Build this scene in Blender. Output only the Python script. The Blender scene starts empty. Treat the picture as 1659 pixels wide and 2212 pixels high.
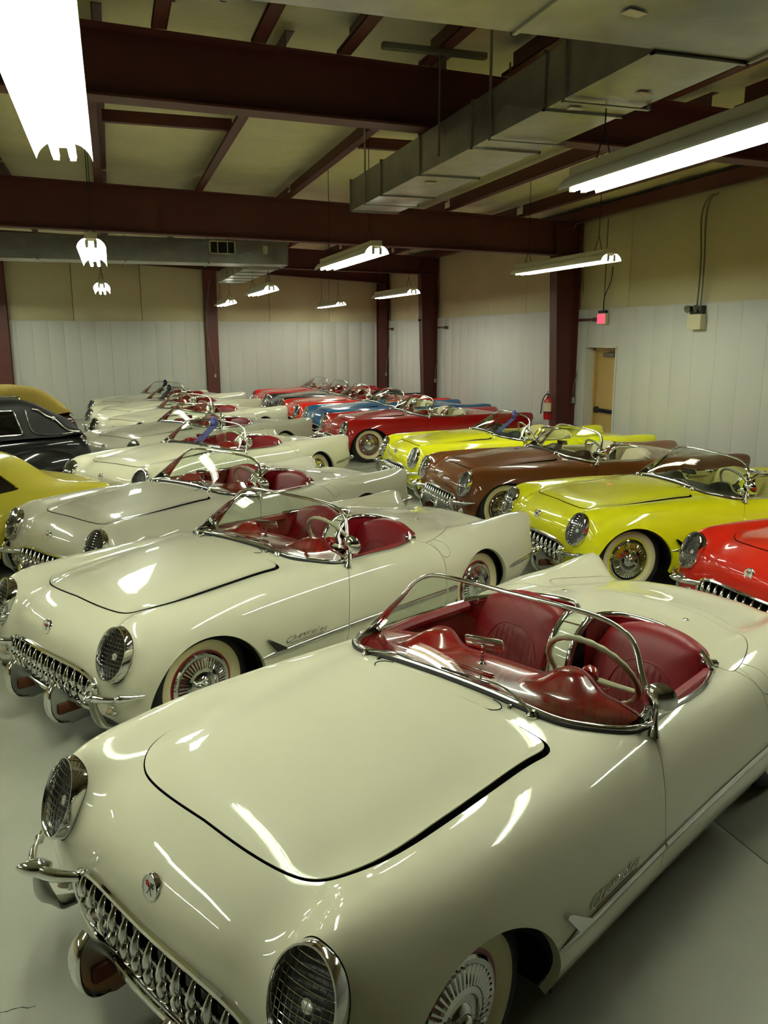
import bpy, bmesh, math, random
import numpy as np
from mathutils import Vector, Matrix
from mathutils.bvhtree import BVHTree

random.seed(7)
rng = np.random.default_rng(7)
sc = bpy.context.scene
COL = sc.collection
PI = math.pi

# ---------------------------------------------------------------- camera, world, exposure
CAM_F, CAM_PITCH, CAM_YAW, CAM_ROLL, CAM_H = 1783.25, math.radians(11.995), math.radians(17.909), math.radians(-0.077), 2.2674
cd = bpy.data.cameras.new('camera')
cam = bpy.data.objects.new('camera', cd)
COL.objects.link(cam)
cd.sensor_fit = 'HORIZONTAL'
cd.sensor_width = 36.0
cd.lens = CAM_F / 1659.0 * 36.0
cd.clip_start, cd.clip_end = 0.05, 200
_fw = Vector((math.sin(CAM_YAW) * math.cos(CAM_PITCH), math.cos(CAM_YAW) * math.cos(CAM_PITCH), -math.sin(CAM_PITCH)))
_r = Vector((math.cos(CAM_YAW), -math.sin(CAM_YAW), 0))
_u = _r.cross(_fw)
_r2 = _r * math.cos(CAM_ROLL) + _u * math.sin(CAM_ROLL)
_u2 = -_r * math.sin(CAM_ROLL) + _u * math.cos(CAM_ROLL)
cam.matrix_world = Matrix(((_r2.x, _u2.x, -_fw.x, 0), (_r2.y, _u2.y, -_fw.y, 0), (_r2.z, _u2.z, -_fw.z, CAM_H), (0, 0, 0, 1)))
sc.camera = cam

w = bpy.data.worlds.new('world')
sc.world = w
w.use_nodes = True
w.node_tree.nodes['Background'].inputs[0].default_value = (0.02, 0.02, 0.018, 1)
w.node_tree.nodes['Background'].inputs[1].default_value = 0.3
sc.view_settings.view_transform = 'Standard'
sc.view_settings.look = 'None'
sc.view_settings.gamma = 1.0
sc.view_settings.use_curve_mapping = False
sc.view_settings.exposure = 0.75
sc.cycles.max_bounces = 8
sc.cycles.diffuse_bounces = 4
sc.cycles.glossy_bounces = 4
sc.cycles.transparent_max_bounces = 10
sc.cycles.caustics_reflective = False
sc.cycles.caustics_refractive = False
LAMP_STRENGTH = 25.0
LAMP_COLOR = (0.935, 1.0, 0.855, 1)

# ---------------------------------------------------------------- materials
def lin(r, g, b):
    f = lambda c: (c / 255.0 / 12.92) if c / 255.0 <= 0.04045 else ((c / 255.0 + 0.055) / 1.055) ** 2.4
    return (f(r), f(g), f(b), 1.0)

MATS = {}
def mat(name, color, rough=0.5, metal=0.0, coat=0.0, spec=0.5, noise=None, bump=None, trans=0.0, emit=None, sheen=0.0):
    """procedural principled material; noise=(scale, amount, detail): colour mottling; bump=(scale, strength, distance)"""
    m = bpy.data.materials.new(name)
    m.use_nodes = True
    nt = m.node_tree
    b = nt.nodes['Principled BSDF']
    b.inputs['Base Color'].default_value = color
    b.inputs['Roughness'].default_value = rough
    b.inputs['Metallic'].default_value = metal
    b.inputs['Coat Weight'].default_value = coat
    b.inputs['Coat Roughness'].default_value = 0.03
    b.inputs['Specular IOR Level'].default_value = spec
    if sheen:
        b.inputs['Sheen Weight'].default_value = sheen
    if emit:
        b.inputs['Emission Color'].default_value = emit[0]
        b.inputs['Emission Strength'].default_value = emit[1]
    if noise or bump:
        tc = nt.nodes.new('ShaderNodeTexCoord')
    if noise:
        n = nt.nodes.new('ShaderNodeTexNoise')
        n.inputs['Scale'].default_value = noise[0]
        n.inputs['Detail'].default_value = noise[2]
        nt.links.new(tc.outputs['Object'], n.inputs['Vector'])
        mx = nt.nodes.new('ShaderNodeMix')
        mx.data_type = 'RGBA'
        a = noise[1]
        mx.inputs[6].default_value = tuple(max(0, c * (1 - a)) for c in color[:3]) + (1,)
        mx.inputs[7].default_value = tuple(min(1, c * (1 + a)) for c in color[:3]) + (1,)
        nt.links.new(n.outputs['Fac'], mx.inputs[0])
        nt.links.new(mx.outputs[2], b.inputs['Base Color'])
    if bump:
        n2 = nt.nodes.new('ShaderNodeTexNoise')
        n2.inputs['Scale'].default_value = bump[0]
        n2.inputs['Detail'].default_value = 3
        nt.links.new(tc.outputs['Object'], n2.inputs['Vector'])
        bp = nt.nodes.new('ShaderNodeBump')
        bp.inputs['Strength'].default_value = bump[1]
        bp.inputs['Distance'].default_value = bump[2]
        nt.links.new(n2.outputs['Fac'], bp.inputs['Height'])
        nt.links.new(bp.outputs['Normal'], b.inputs['Normal'])
    MATS[name] = m
    return m

def paint(name, color, rough=0.35):
    return mat(name, color, rough=rough, coat=1.0, spec=0.15, bump=(1.6, 0.02, 0.02))

paint('paint_cream', lin(226, 224, 198))
paint('paint_greyish_cream', lin(212, 210, 190))
paint('paint_yellow', lin(242, 240, 28))
paint('paint_brown', lin(112, 64, 28))
paint('paint_red', lin(176, 16, 16))
paint('paint_orange_red', lin(216, 36, 18))
paint('paint_dark_red', lin(186, 14, 22))
paint('paint_blue', lin(24, 84, 128))
paint('paint_black', lin(14, 13, 16))
paint('paint_maroon', lin(58, 14, 16))
paint('paint_mustard', lin(208, 195, 66))
mat('chrome', (0.78, 0.79, 0.78, 1), rough=0.07, metal=1.0)
mat('satin_steel', (0.52, 0.54, 0.52, 1), rough=0.28, metal=1.0)
mat('black_gap', (0.012, 0.012, 0.012, 1), rough=0.9, spec=0.1)
mat('rubber', (0.018, 0.018, 0.018, 1), rough=0.65)
mat('whitewall', lin(232, 222, 176), rough=0.55)
mat('wheel_red', lin(150, 18, 22), rough=0.3, coat=0.6)
mat('leather_red', lin(136, 12, 24), rough=0.42, noise=(30, 0.12, 3), bump=(180, 0.12, 0.002))
mat('leather_red_insert', lin(118, 12, 22), rough=0.5, noise=(40, 0.12, 3))
mat('dash_red', lin(158, 14, 18), rough=0.2, coat=1.0)
mat('leather_cream', lin(205, 196, 160), rough=0.5, noise=(30, 0.08, 3))
mat('leather_yellow', lin(206, 198, 120), rough=0.5)
mat('leather_dark', lin(36, 38, 34), rough=0.45)
mat('leather_brown', lin(70, 42, 28), rough=0.4)
mat('carpet_black', lin(24, 22, 22), rough=0.95)
mat('ivory', lin(226, 220, 188), rough=0.3, coat=0.5)
mat('lens_silver', (0.75, 0.77, 0.75, 1), rough=0.2, metal=0.45, bump=(60, 0.5, 0.004))
mat('lamp_bowl', (0.02, 0.02, 0.02, 1), rough=0.3, metal=0.3)
mat('amber_lens', lin(220, 205, 170), rough=0.15, coat=1.0)
mat('tail_red', lin(120, 6, 10), rough=0.15, coat=1.0)
mat('enamel_white', lin(225, 225, 215), rough=0.3)
mat('enamel_red', lin(190, 20, 25), rough=0.3)
mat('enamel_black', lin(15, 15, 15), rough=0.3)
mat('rust_brown', lin(96, 50, 24), rough=0.8, noise=(20, 0.3, 4))
mat('ribbon_blue', lin(104, 110, 186), rough=0.5, sheen=0.3)
mat('ribbon_navy', lin(26, 30, 70), rough=0.5, sheen=0.3)
mat('canvas_tan', lin(172, 148, 62), rough=0.85, noise=(12, 0.1, 4))
mat('canvas_black', lin(11, 9, 11), rough=0.6, noise=(30, 0.2, 4))
mat('canvas_cream', lin(206, 182, 130), rough=0.85)
mat('dark_glass_panel', lin(14, 12, 12), rough=0.08, coat=1.0)

def glass(name, tint, refl=1.0):
    m = bpy.data.materials.new(name)
    m.use_nodes = True
    nt = m.node_tree
    nt.nodes.clear()
    out = nt.nodes.new('ShaderNodeOutputMaterial')
    tr = nt.nodes.new('ShaderNodeBsdfTransparent')
    tr.inputs[0].default_value = tint
    gl = nt.nodes.new('ShaderNodeBsdfGlossy')
    gl.inputs['Roughness'].default_value = 0.02
    gl.inputs['Color'].default_value = (refl, refl, refl, 1)
    fr = nt.nodes.new('ShaderNodeFresnel')
    fr.inputs[0].default_value = 1.40
    mx = nt.nodes.new('ShaderNodeMixShader')
    nt.links.new(fr.outputs[0], mx.inputs[0])
    nt.links.new(tr.outputs[0], mx.inputs[1])
    nt.links.new(gl.outputs[0], mx.inputs[2])
    nt.links.new(mx.outputs[0], out.inputs[0])
    MATS[name] = m
glass('windshield_glass', (0.86, 0.92, 0.86, 1))
glass('lamp_glass', (0.85, 0.87, 0.85, 1))

# ---------------------------------------------------------------- mesh helpers
def tag(o, label=None, cat=None, group=None, kind=None):
    if label: o['label'] = label
    if cat: o['category'] = cat
    if group: o['group'] = group
    if kind: o['kind'] = kind
    return o

def make_mesh(name, V, F, m=None, N=None, sharp=35):
    me = bpy.data.meshes.new(name)
    me.from_pydata([tuple(map(float, v)) for v in V], [], [tuple(map(int, f)) for f in F])
    me.update()
    if sharp is not None:
        me.polygons.foreach_set('use_smooth', [True] * len(me.polygons))
        if N is not None:
            me.normals_split_custom_set_from_vertices([tuple(map(float, n)) for n in N])
        else:
            me.set_sharp_from_angle(angle=math.radians(sharp))
    if m: me.materials.append(MATS[m])
    return me

def obj(name, me, parent=None, loc=None, rotz=0.0):
    o = bpy.data.objects.new(name, me)
    COL.objects.link(o)
    if parent is not None: o.parent = parent
    if loc is not None: o.location = loc
    if rotz: o.rotation_euler = (0, 0, rotz)
    return o

def empty(name, loc, rotz=0.0):
    o = bpy.data.objects.new(name, None)
    COL.objects.link(o)
    o.empty_display_size = 0.2
    o.location = loc
    o.rotation_euler = (0, 0, rotz)
    return o

def join(*parts):
    V, F = [], []
    for v, f in parts:
        k = len(V)
        V += [tuple(p) for p in v]
        F += [tuple(i + k for i in q) for q in f]
    return V, F

def box(x0, x1, y0, y1, z0, z1):
    V = [(x0, y0, z0), (x1, y0, z0), (x1, y1, z0), (x0, y1, z0), (x0, y0, z1), (x1, y0, z1), (x1, y1, z1), (x0, y1, z1)]
    F = [(0, 3, 2, 1), (4, 5, 6, 7), (0, 1, 5, 4), (1, 2, 6, 5), (2, 3, 7, 6), (3, 0, 4, 7)]
    return V, F

def bbox(x0, x1, y0, y1, z0, z1, r=0.01):
    """box with chamfered edges"""
    bm = bmesh.new()
    V, F = box(x0, x1, y0, y1, z0, z1)
    vs = [bm.verts.new(v) for v in V]
    for f in F: bm.faces.new([vs[i] for i in f])
    bmesh.ops.bevel(bm, geom=bm.edges[:], offset=r, segments=2, profile=0.5, affect='EDGES')
    bm.verts.index_update()
    out = [tuple(v.co) for v in bm.verts], [tuple(v.index for v in f.verts) for f in bm.faces]
    bm.free()
    return out

def tube(path, r=0.01, n=10, closed=False, caps=True, flat=1.0, up=None):
    """tube along a path; r scalar or list; flat scales the cross-section across the up vector"""
    P = [Vector(p) for p in path]
    m = len(P)
    rr = [r] * m if np.isscalar(r) else list(r)
    T = []
    for i in range(m):
        a = P[(i - 1) % m] if closed or i > 0 else P[i]
        b = P[(i + 1) % m] if closed or i < m - 1 else P[i]
        t = b - a
        T.append(t.normalized() if t.length > 1e-9 else Vector((1, 0, 0)))
    V, F = [], []
    if up is None:
        ref = Vector((0, 0, 1)) if abs(T[0].z) < 0.9 else Vector((0, 1, 0))
        u = (ref - T[0] * ref.dot(T[0])).normalized()
    for i in range(m):
        if up is not None:
            uv = Vector(up[i]) if isinstance(up, list) else Vector(up)
            u = (uv - T[i] * uv.dot(T[i]))
            u = u.normalized() if u.length > 1e-6 else Vector((0, 0, 1))
        else:
            u = (u - T[i] * u.dot(T[i])).normalized()
        s = T[i].cross(u)
        for k in range(n):
            a = 2 * PI * k / n
            V.append(tuple(P[i] + u * (math.cos(a) * rr[i]) + s * (math.sin(a) * rr[i] * flat)))
    segs = m if closed else m - 1
    for i in range(segs):
        j = (i + 1) % m
        for k in range(n):
            l = (k + 1) % n
            F.append((i * n + k, j * n + k, j * n + l, i * n + l))
    if caps and not closed:
        F.append(tuple(range(n)))
        F.append(tuple((m - 1) * n + k for k in reversed(range(n))))
    return V, F

def lathe(profile, n=32, axis='y', cap=False):
    """profile [(radius, offset)] revolved about an axis"""
    V, F = [], []
    for (r, h) in profile:
        for k in range(n):
            a = 2 * PI * k / n
            c, s = r * math.cos(a), r * math.sin(a)
            V.append({'y': (c, h, s), 'z': (c, s, h), 'x': (h, c, s)}[axis])
    for i in range(len(profile) - 1):
        for k in range(n):
            l = (k + 1) % n
            q = (i * n + k, i * n + l, (i + 1) * n + l, (i + 1) * n + k)
            F.append(q if axis != 'y' else q[::-1])
    return V, F

def loft(rings, closed=True, caps=True):
    n = len(rings[0])
    V = [tuple(p) for r in rings for p in r]
    F = []
    for i in range(len(rings) - 1):
        for k in range(n if closed else n - 1):
            l = (k + 1) % n
            F.append((i * n + k, i * n + l, (i + 1) * n + l, (i + 1) * n + k))
    if caps and closed:
        F.append(tuple(reversed(range(n))))
        F.append(tuple((len(rings) - 1) * n + k for k in range(n)))
    return V, F

def prism(poly, axis, a, b):
    """polygon in two coordinates extruded along the third from a to b"""
    n = len(poly)
    def P(p, h):
        return {'x': (h, p[0], p[1]), 'y': (p[0], h, p[1]), 'z': (p[0], p[1], h)}[axis]
    V = [P(p, a) for p in poly] + [P(p, b) for p in poly]
    F = [tuple(range(n)), tuple(reversed(range(n, 2 * n)))] + [(i, i + n, (i + 1) % n + n, (i + 1) % n) for i in range(n)]
    bm = bmesh.new()
    vs = [bm.verts.new(v) for v in V]
    for f in F: bm.faces.new([vs[i] for i in f])
    bmesh.ops.recalc_face_normals(bm, faces=bm.faces[:])
    bm.verts.index_update()
    out = [tuple(v.co) for v in bm.verts], [tuple(v.index for v in f.verts) for f in bm.faces]
    bm.free()
    return out

def xf(g, M):
    return [tuple(M @ Vector(v)) for v in g[0]], g[1]

def mirror_y(g):
    return [(v[0], -v[1], v[2]) for v in g[0]], [tuple(reversed(f)) for f in g[1]]

def ellipsoid(c, r, n=16, m=10):
    V, F = [], []
    for i in range(m + 1):
        a = PI * i / m
        for k in range(n):
            b = 2 * PI * k / n
            V.append((c[0] + r[0] * math.sin(a) * math.cos(b), c[1] + r[1] * math.sin(a) * math.sin(b), c[2] + r[2] * math.cos(a)))
    for i in range(m):
        for k in range(n):
            l = (k + 1) % n
            F.append((i * n + k, (i + 1) * n + k, (i + 1) * n + l, i * n + l))
    return V, F

# natural cubic spline through knots
def nspline(t, P, tq):
    t = np.asarray(t, float); P = np.asarray(P, float); tq = np.asarray(tq, float)
    n = len(t)
    sh = P.shape[1:]
    Pf = P.reshape(n, -1)
    h = np.diff(t)
    A = np.zeros((n, n)); B = np.zeros((n, Pf.shape[1]))
    A[0, 0] = A[-1, -1] = 1
    for i in range(1, n - 1):
        A[i, i - 1] = h[i - 1]; A[i, i] = 2 * (h[i - 1] + h[i]); A[i, i + 1] = h[i]
        B[i] = 6 * ((Pf[i + 1] - Pf[i]) / h[i] - (Pf[i] - Pf[i - 1]) / h[i - 1])
    M = np.linalg.solve(A, B)
    k = np.clip(np.searchsorted(t, tq) - 1, 0, n - 2)
    hk = h[k][:, None]
    a = (t[k + 1] - tq)[:, None] / hk
    b = (tq - t[k])[:, None] / hk
    out = a * Pf[k] + b * Pf[k + 1] + ((a ** 3 - a) * M[k] + (b ** 3 - b) * M[k + 1]) * hk ** 2 / 6
    return out.reshape((len(tq),) + sh)

def spl(pts, n=40):
    P = np.asarray(pts, float)
    d = np.concatenate([[0], np.cumsum(np.linalg.norm(np.diff(P, axis=0), axis=1))])
    return nspline(d, P, np.linspace(0, d[-1], n))

def spl_closed(pts, n=120):
    P = np.asarray(pts, float)
    Q = np.concatenate([P[-3:], P, P[:4]])
    d = np.concatenate([[0], np.cumsum(np.linalg.norm(np.diff(Q, axis=0), axis=1))])
    return nspline(d, Q, np.linspace(d[3], d[3 + len(P)], n, endpoint=False))

def blanket(net, nu, nv, nmir=3):
    """smooth surface through a net of control points [station][rail]; rail 0 lies on the mirror plane y=0"""
    net = np.asarray(net, float)
    mir = net[:, 1:nmir + 1][:, ::-1].copy(); mir[..., 1] *= -1
    full = np.concatenate([mir, net], axis=1)
    dv = np.linalg.norm(np.diff(full, axis=1), axis=2).mean(0)
    tv = np.concatenate([[0], np.cumsum(dv)])
    A = nspline(tv, np.swapaxes(full, 0, 1), np.linspace(tv[nmir], tv[-1], nv))   # nv, nS, 3
    A = np.swapaxes(A, 0, 1)                                                       # nS, nv, 3
    du = np.linalg.norm(np.diff(A, axis=0), axis=2).mean(1)
    tu = np.concatenate([[0], np.cumsum(du)])
    S = nspline(tu, A, np.linspace(0, tu[-1], nu))
    S[:, 0, 1] = 0
    gu = np.gradient(S, axis=0); gv = np.gradient(S, axis=1)
    N = np.cross(gu, gv)
    N /= np.maximum(np.linalg.norm(N, axis=2, keepdims=True), 1e-9)
    if N[nu // 2, 0, 2] < 0: N = -N
    N[:, 0, 1] = 0
    N[:, 0] /= np.maximum(np.linalg.norm(N[:, 0], axis=1, keepdims=True), 1e-9)
    return S, N

class Tri:
    """triangle soup with vertex normals and cut flags, for clipping panels out of one smooth skin"""
    def __init__(s, V, N, F, flag=None):
        s.V, s.N, s.F = V, N, F
        s.flag = np.zeros(len(V), int) if flag is None else flag
    @staticmethod
    def grid(S, N):
        nu, nv = S.shape[:2]
        idx = np.arange(nu * nv).reshape(nu, nv)
        a, b, c, d = idx[:-1, :-1].ravel(), idx[1:, :-1].ravel(), idx[1:, 1:].ravel(), idx[:-1, 1:].ravel()
        F = np.concatenate([np.stack([a, b, c], 1), np.stack([a, c, d], 1)])
        V = S.reshape(-1, 3); NN = N.reshape(-1, 3)
        fn = np.cross(V[F[:, 1]] - V[F[:, 0]], V[F[:, 2]] - V[F[:, 0]])
        if (fn * NN[F[:, 0]]).sum() < 0: F = F[:, ::-1]
        return Tri(V.copy(), NN.copy(), F.copy())
    def clip(s, d, cid):
        """keep the side where d <= 0; new border vertices get flag cid"""
        ins = d <= 0
        cnt = ins[s.F].sum(1)
        keep = s.F[cnt == 3]
        nV, nN, nf, edge = [], [], [], {}
        base = len(s.V)
        def cut(a, b):
            key = (a, b) if a < b else (b, a)
            if key not in edge:
                t = d[a] / (d[a] - d[b])
                t = min(max(t, 0.002), 0.998)
                nV.append(s.V[a] * (1 - t) + s.V[b] * t)
                n = s.N[a] * (1 - t) + s.N[b] * t
                nN.append(n / max(np.linalg.norm(n), 1e-9))
                edge[key] = base + len(nV) - 1
            return edge[key]
        add = []
        for tri in s.F[(cnt == 1) | (cnt == 2)]:
            i = [bool(ins[v]) for v in tri]
            if sum(i) == 1:
                k = i.index(True)
                a, b, c = tri[k], tri[(k + 1) % 3], tri[(k + 2) % 3]
                add.append((a, cut(a, b), cut(a, c)))
            else:
                k = i.index(False)
                a, b, c = tri[k], tri[(k + 1) % 3], tri[(k + 2) % 3]
                ab, ac = cut(a, b), cut(a, c)
                add.append((ab, b, c)); add.append((ab, c, ac))
        F = np.concatenate([keep, np.array(add, int).reshape(-1, 3)])
        V = np.concatenate([s.V, np.array(nV).reshape(-1, 3)])
        N = np.concatenate([s.N, np.array(nN).reshape(-1, 3)])
        fl = np.concatenate([s.flag, np.full(len(nV), cid, int)])
        u, inv = np.unique(F, return_inverse=True)
        return Tri(V[u], N[u], inv.reshape(F.shape), fl[u])
    def mirrored(s):
        m = np.array([1, -1, 1.0])
        return Tri(s.V * m, s.N * m, s.F[:, ::-1], s.flag.copy())
    def merged(s, o):
        return Tri(np.concatenate([s.V, o.V]), np.concatenate([s.N, o.N]), np.concatenate([s.F, o.F + len(s.V)]), np.concatenate([s.flag, o.flag]))
    def flanged(s, cid, depth):
        """turn the cut border inwards so that the panel edge has thickness"""
        E = {}
        for f in s.F:
            for a, b in ((f[0], f[1]), (f[1], f[2]), (f[2], f[0])):
                if s.flag[a] == cid and s.flag[b] == cid:
                    if (b, a) in E: del E[(b, a)]
                    else: E[(a, b)] = 1
        if not E: return s
        vs = sorted({v for e in E for v in e})
        side = {v: np.zeros(3) for v in vs}
        for a, b in E:
            n = np.cross(s.V[b] - s.V[a], s.N[a])
            side[a] += n; side[b] += n
        ix = {v: i for i, v in enumerate(vs)}
        k = len(s.V); m = len(vs)
        top = np.array([s.V[v] for v in vs]); bot = np.array([s.V[v] - s.N[v] * depth for v in vs])
        sn = np.array([side[v] / max(np.linalg.norm(side[v]), 1e-9) for v in vs])
        F = []
        for a, b in E:
            i, j = k + ix[a], k + ix[b]
            F += [(j, i, i + m), (j, i + m, j + m)]
        return Tri(np.concatenate([s.V, top, bot]), np.concatenate([s.N, sn, sn]), np.concatenate([s.F, np.array(F)]), np.concatenate([s.flag, np.full(2 * m, -1)]))

def sd_poly(px, py, poly):
    """signed distance to a closed polygon, negative inside"""
    poly = np.asarray(poly, float)
    p = np.stack([px, py], 1)
    d2 = np.full(len(p), 1e9); inside = np.zeros(len(p), bool)
    for i in range(len(poly)):
        a, b = poly[i], poly[(i + 1) % len(poly)]
        e = b - a
        w_ = p - a
        t = np.clip((w_ @ e) / max(e @ e, 1e-12), 0, 1)
        q = w_ - t[:, None] * e
        d2 = np.minimum(d2, (q * q).sum(1))
        c = (a[1] > p[:, 1]) != (b[1] > p[:, 1])
        with np.errstate(divide='ignore', invalid='ignore'):
            xx = a[0] + (p[:, 1] - a[1]) / (b[1] - a[1]) * (b[0] - a[0])
        inside ^= c & (p[:, 0] < xx)
    d = np.sqrt(d2)
    return np.where(inside, -d, d)
# ================================================================ the sports car (x forward from the front axle, y left, z up)
PARTS = []     # records: name, mesh data, material key, parent index, detail flag
def part(name, g, m, parent=None, N=None, sharp=35, small=False, label=None):
    V, F = g
    PARTS.append(dict(name=name, me=make_mesh(name, V, F, None, N, sharp), mat=m, parent=parent, small=small, label=label))
    return len(PARTS) - 1
def part_tri(name, T, m, parent=None):
    return part(name, (T.V, T.F), m, parent, N=T.N)

# control net: stations from the front valance over the nose, along the body, down the tail; rails from centreline to sill
Y0 = [0, .08, .16, .22, .28, .33, .37, .40, .43, .46]
NET = [
 [(.455 - .02 * (y / .46) ** 2, y, .205) for y in Y0],
 [(.508, 0, .255), (.504, .18, .255), (.496, .34, .255), (.486, .46, .252), (.472, .56, .247), (.46, .63, .238), (.45, .675, .228), (.444, .71, .218), (.438, .735, .21), (.43, .755, .20)],
 [(.512, 0, .475), (.507, .20, .474), (.497, .38, .468), (.49, .53, .452), (.492, .66, .435), (.468, .775, .40), (.445, .835, .35), (.432, .852, .30), (.422, .85, .25), (.41, .825, .20)],
 [(.495, 0, .622), (.488, .20, .622), (.468, .38, .620), (.448, .53, .618), (.470, .68, .625), (.425, .815, .575), (.395, .872, .48), (.38, .888, .39), (.372, .882, .30), (.37, .85, .205)],
 [(.30, 0, .757), (.296, .20, .754), (.283, .38, .742), (.29, .53, .738), (.392, .682, .765), (.34, .80, .705), (.30, .882, .58), (.28, .905, .44), (.275, .898, .32), (.28, .86, .205)],
 [(.05, 0, .803), (.05, .20, .799), (.05, .40, .785), (.06, .55, .772), (.13, .685, .806), (.09, .805, .765), (.06, .895, .625), (.05, .915, .45), (.05, .905, .32), (.05, .86, .205)],
 [(-.42, 0, .848), (-.42, .21, .843), (-.42, .42, .826), (-.42, .56, .806), (-.40, .685, .822), (-.41, .81, .785), (-.42, .898, .635), (-.42, .92, .45), (-.42, .908, .32), (-.42, .855, .20)],
 [(-.95, 0, .880), (-.95, .22, .877), (-.95, .43, .863), (-.95, .57, .840), (-.95, .685, .822), (-.95, .80, .775), (-.95, .882, .635), (-.95, .912, .45), (-.95, .90, .32), (-.95, .845, .20)],
 [(-1.5, 0, .880), (-1.5, .23, .876), (-1.5, .44, .862), (-1.5, .59, .838), (-1.5, .71, .809), (-1.5, .81, .755), (-1.5, .878, .625), (-1.5, .908, .45), (-1.5, .895, .32), (-1.5, .84, .20)],
 [(-2.03, 0, .870), (-2.03, .23, .866), (-2.03, .44, .850), (-2.03, .58, .824), (-2.03, .705, .802), (-2.03, .818, .755), (-2.03, .89, .63), (-2.03, .912, .45), (-2.03, .90, .32), (-2.03, .845, .205)],
 [(-2.55, 0, .838), (-2.55, .23, .832), (-2.55, .43, .808), (-2.55, .565, .790), (-2.55, .70, .822), (-2.55, .828, .775), (-2.55, .898, .64), (-2.55, .915, .46), (-2.55, .90, .33), (-2.55, .85, .22)],
 [(-3.0, 0, .775), (-3.0, .22, .768), (-3.0, .41, .745), (-3.0, .545, .740), (-3.0, .70, .815), (-3.0, .812, .765), (-3.0, .872, .635), (-3.0, .888, .47), (-3.0, .872, .345), (-3.0, .82, .245)],
 [(-3.36, 0, .675), (-3.355, .22, .668), (-3.34, .40, .655), (-3.32, .55, .67), (-3.395, .722, .775), (-3.375, .79, .735), (-3.295, .845, .63), (-3.32, .852, .48), (-3.24, .845, .35), (-3.15, .80, .26)],
 [(-3.50, 0, .53), (-3.49, .22, .53), (-3.465, .42, .53), (-3.43, .56, .545), (-3.375, .712, .66), (-3.345, .775, .61), (-3.36, .80, .50), (-3.36, .795, .40), (-3.30, .78, .31), (-3.23, .745, .26)],
 [(-3.44 + .05 * (y / .46) ** 2, y * 1.3, .29) for y in Y0],
]
SKIN_S, SKIN_N = blanket(NET, 330, 110)
skin = Tri.grid(SKIN_S, SKIN_N)
_full = skin.merged(skin.mirrored())
SKIN_BVH = BVHTree.FromPolygons([tuple(v) for v in _full.V], [tuple(int(i) for i in f) for f in _full.F])
def on_top(x, y, lift=0.0):
    h = SKIN_BVH.ray_cast(Vector((x, y, 2)), Vector((0, 0, -1)))
    return h[0] + h[1] * lift * (1 if h[1].z > 0 else -1)
def on_side(x, z, s=1, lift=0.0):
    h = SKIN_BVH.ray_cast(Vector((x, 2 * s, z)), Vector((0, -s, 0)))
    p = h[0].copy()
    n = h[1] * (1 if h[1].y * s > 0 else -1)
    return p + n * lift
def on_front(y, z, lift=0.0):
    h = SKIN_BVH.ray_cast(Vector((2, y, z)), Vector((-1, 0, 0)))
    n = h[1] * (1 if h[1].x > 0 else -1)
    return h[0] + n * lift

def mirror_poly(pts):          # (x, y>=0) outline -> closed symmetric polygon
    return [tuple(p) for p in pts] + [(p[0], -p[1]) for p in reversed(pts) if abs(p[1]) > 1e-6]

def rounded(pts, n=120):
    return spl(pts, n)
HOOD = mirror_poly(rounded([(.300, 0), (.301, .15), (.292, .30), (.268, .41), (.215, .505), (.13, .558), (0, .582), (-.2, .592), (-.45, .598), (-.66, .606), (-.728, .604), (-.758, .575), (-.768, .5), (-.772, .3), (-.774, 0)], 110))
WBASE = spl([(-.893, 0), (-.892, .20), (-.892, .37), (-.918, .53), (-1.0, .652), (-1.115, .728), (-1.235, .748)], 60)     # windshield foot
COCKPIT = mirror_poly([(p[0] - .02, max(p[1] - .008, 0)) for p in WBASE[:-6]] + list(map(tuple, spl([(-1.22, .737), (-1.5, .737), (-1.75, .732), (-1.89, .70), (-1.985, .62), (-2.06, .51), (-2.115, .37), (-2.125, .22), (-2.10, .125), (-2.03, .075), (-1.93, .066)], 70))) + [(-1.905, .05), (-1.90, 0)])
TOPLID = mirror_poly(list(map(tuple, spl([(-2.59, 0), (-2.587, .2), (-2.55, .42), (-2.47, .585), (-2.33, .695), (-2.15, .748), (-2.04, .760), (-1.992, .750), (-1.975, .715)], 60))) + [(-1.95, .66), (-1.7, .5), (-1.7, 0)])
TRUNK = mirror_poly(list(map(tuple, spl([(-2.70, 0), (-2.695, .22), (-2.66, .42), (-2.605, .555), (-2.605, .60), (-2.68, .612), (-2.85, .59), (-3.1, .54), (-3.28, .46), (-3.335, .38)], 60))) + [(-3.345, .2), (-3.35, 0)])
DOOR = [(-1.20, 1.0), (-1.198, .82)] + list(map(tuple, spl([(-1.197, .80), (-1.15, .73), (-1.105, .62), (-1.078, .5), (-1.066, .38), (-1.064, .275), (-1.085, .25)], 30))) + list(map(tuple, spl([(-2.03, .25), (-2.065, .28), (-2.085, .45), (-2.088, .63), (-2.06, .735), (-1.985, .82)], 30))) + [(-1.975, 1.0)]
FUEL = spl_closed([(-2.07, .79), (-2.13, .785), (-2.175, .74), (-2.17, .695), (-2.125, .675), (-2.09, .69)], 50)

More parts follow.
